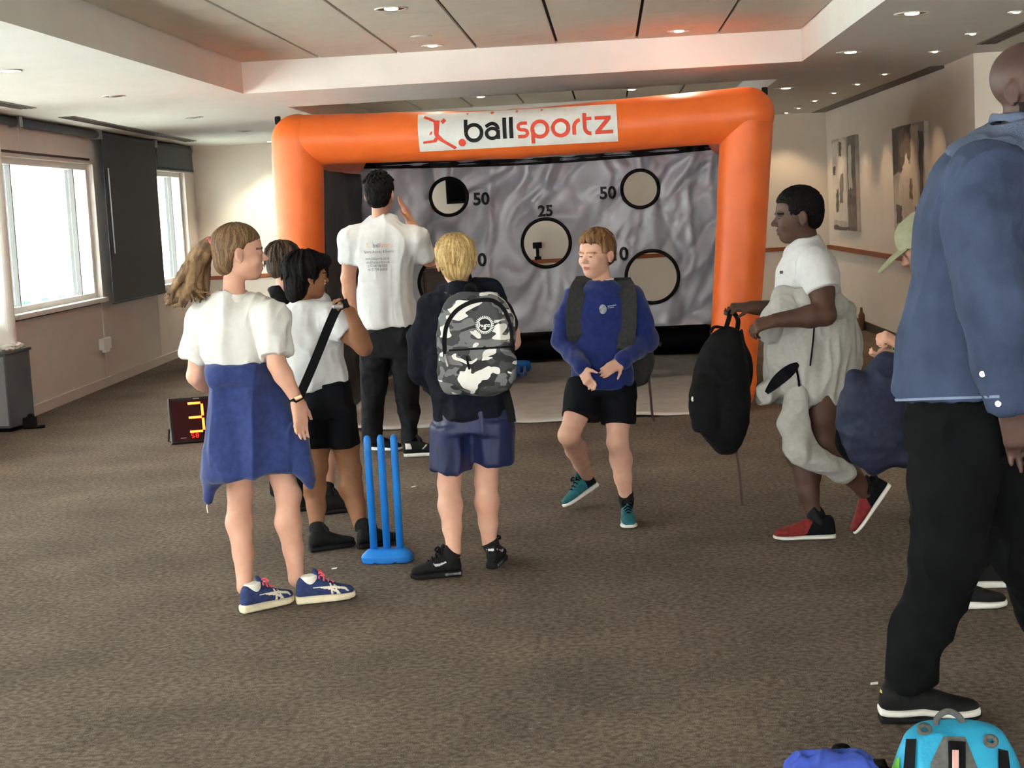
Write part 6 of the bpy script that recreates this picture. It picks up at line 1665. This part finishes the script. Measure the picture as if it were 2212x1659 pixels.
m_den2 = mat('denim_yoke', (92, 103, 126), .85, (80, 91, 114), 9, 6, bump=.25, bscale=240)
S = SDF(.0065)
S.loft(px_rows([(1931, 2300, 868, .19), (1940, 2300, 820, .19), (1962, 2310, 700, .19), (1978, 2322, 580, .195), (1990, 2330, 480, .20), (2022, 2325, 385, .185), (2075, 2300, 315, .145), (2125, 2262, 275, .09), (2140, 2250, 258, .075)], Y0), k=.04, rnd=.01)
S.chain([P(2130, 388, -.14), P(2130, 480, -.235), P(2144, 640, -.285), P(2182, 868, -.25)], [.10, .092, .082, .060], k=.02)
S.chain([P(2210, 385, .15), P(2235, 480, .2), P(2245, 640, .25), P(2285, 810, .22)], [.10, .09, .08, .06], k=.04)
S.box(P(2196, 925, -.25), (.12, .12, .06), frame(P(2188, 880, -.2) - P(2150, 650, -.24)), .01, 0, 's')
dsh = S.build('denim_shirt', [m_den, m_den2], den, disp=folds((6, 6, 3), .014, 141, (16, 16, 7), .004), smooth=1)
S = SDF(.005); S.loft([(P(2200, 268, .01), .075, .075), (P(2202, 248, .01), .073, .073)], k=0, rnd=.006); S.build('collar', m_den2, dsh, disp=folds((15, 15, 15), .004, 3))
dv2 = bvh_of(dsh)
S = SDF(.0065)
YR = [(1978, 2322, 580, .195), (1990, 2330, 480, .20), (2022, 2325, 385, .185), (2075, 2300, 315, .145), (2125, 2262, 275, .09), (2140, 2250, 258, .075)]
S.loft([(c_, w_ + .005, d_ + .005) for c_, w_, d_ in px_rows(YR, Y0)], k=0, rnd=.01).cut(P(2140, 336), (-.10, .25, -1))
S.build('yoke', m_den2, dsh, disp=folds((6, 6, 3), .014, 141, (16, 16, 7), .004), smooth=1)
ribbon([on(dv2, x, y, Y0, .003) for x, y in [(1934 + i * 15, 864 - i * .5) for i in range(16)]], .007, (-.2, -1, 0), .003).build('hem', mat('hem_pale', (124, 136, 160), .9), dsh)
for (x, y) in ((2156, 872), (2122, 808)):
    MB().lathe(on(dv2, x, y, Y0, .001), (-.2, -1, .05), [(.008, -.004), (.008, .003), (.001, .004)], 14).build('button', m_print_w, dsh)
S = SDF(.0065)
S.loft(px_rows([(1966, 2215, 960, .155), (1962, 2230, 860, .16)], Y0), k=.04)
S.chain([P(2072, 930, -.06), P(2058, 1060, -.06), P(2046, 1190, -.06), at(1996, 1350, nh[1]), at(1970, 1462, nh[1])], [.125, .108, .092, .078, .074], k=.04)
S.chain([P(2125, 930, .08), P(2180, 1060, .12), P(2225, 1180, .14), P(2275, 1330, .25), fa + A3((0, 0, .02))], [.12, .108, .095, .08, .075], k=.04)
S.box(at(1956, 1524, nh[1]), (.15, .15, .055), frame(A3((.12, 0, -1))), .005, 0, 's')
S.build('trousers', mat('black_trouser', (15, 16, 18), .95, (10, 11, 12), 20, bump=.1, bscale=200, spec=.1), den, disp=folds((7, 7, 5), .010, 151, (14, 14, 12), .004), smooth=1)
def mid(t, w, h): return in_poly(t, h, [(.0, .115), (.12, .085), (.34, .095), (.45, .105), (.60, .075), (.97, .075), (1.0, .10), (.8, .10), (.62, .105), (.46, .135), (.34, .13), (.12, .125), (.02, .16), (.0, .165)]).astype(int) + 2 * (in_poly(t, h, [(-.02, .30), (.03, .30), (.03, .335), (-.02, .335)])).astype(int)
m_ksole = mat('shoe_black', (20, 20, 21))
for hp in (nh, fh):
    Sx = Shoe(A3((hp[0], hp[1], 0)), (1, .0, 0), .288)
    shoe(den, A3((hp[0], hp[1], 0)), (1, .02, 0), .288, [m_ksole, m_wsole, mat('yellow_tab', (214, 196, 90), .6)], m_ksole, sole_h=.085, high=.36, extra=mid)
    S = SDF(.004)
    S.loft([(Sx(t, .005, h0), w * .288, .0125) for t, h0, w in ((.0, .128, .115), (.06, .112, .142), (.2, .105, .157), (.42, .118, .152), (.58, .092, .172), (.75, .085, .186), (.9, .085, .15), (.98, .092, .09))], side=Sx.s, n=3, k=0, rnd=.004)
    S.build('white_midsole', m_wsole, den)
    sock(den, Sx(.25, 0, .42), Sx, m_sock_k, Sx(.27, 0, .6), .05)
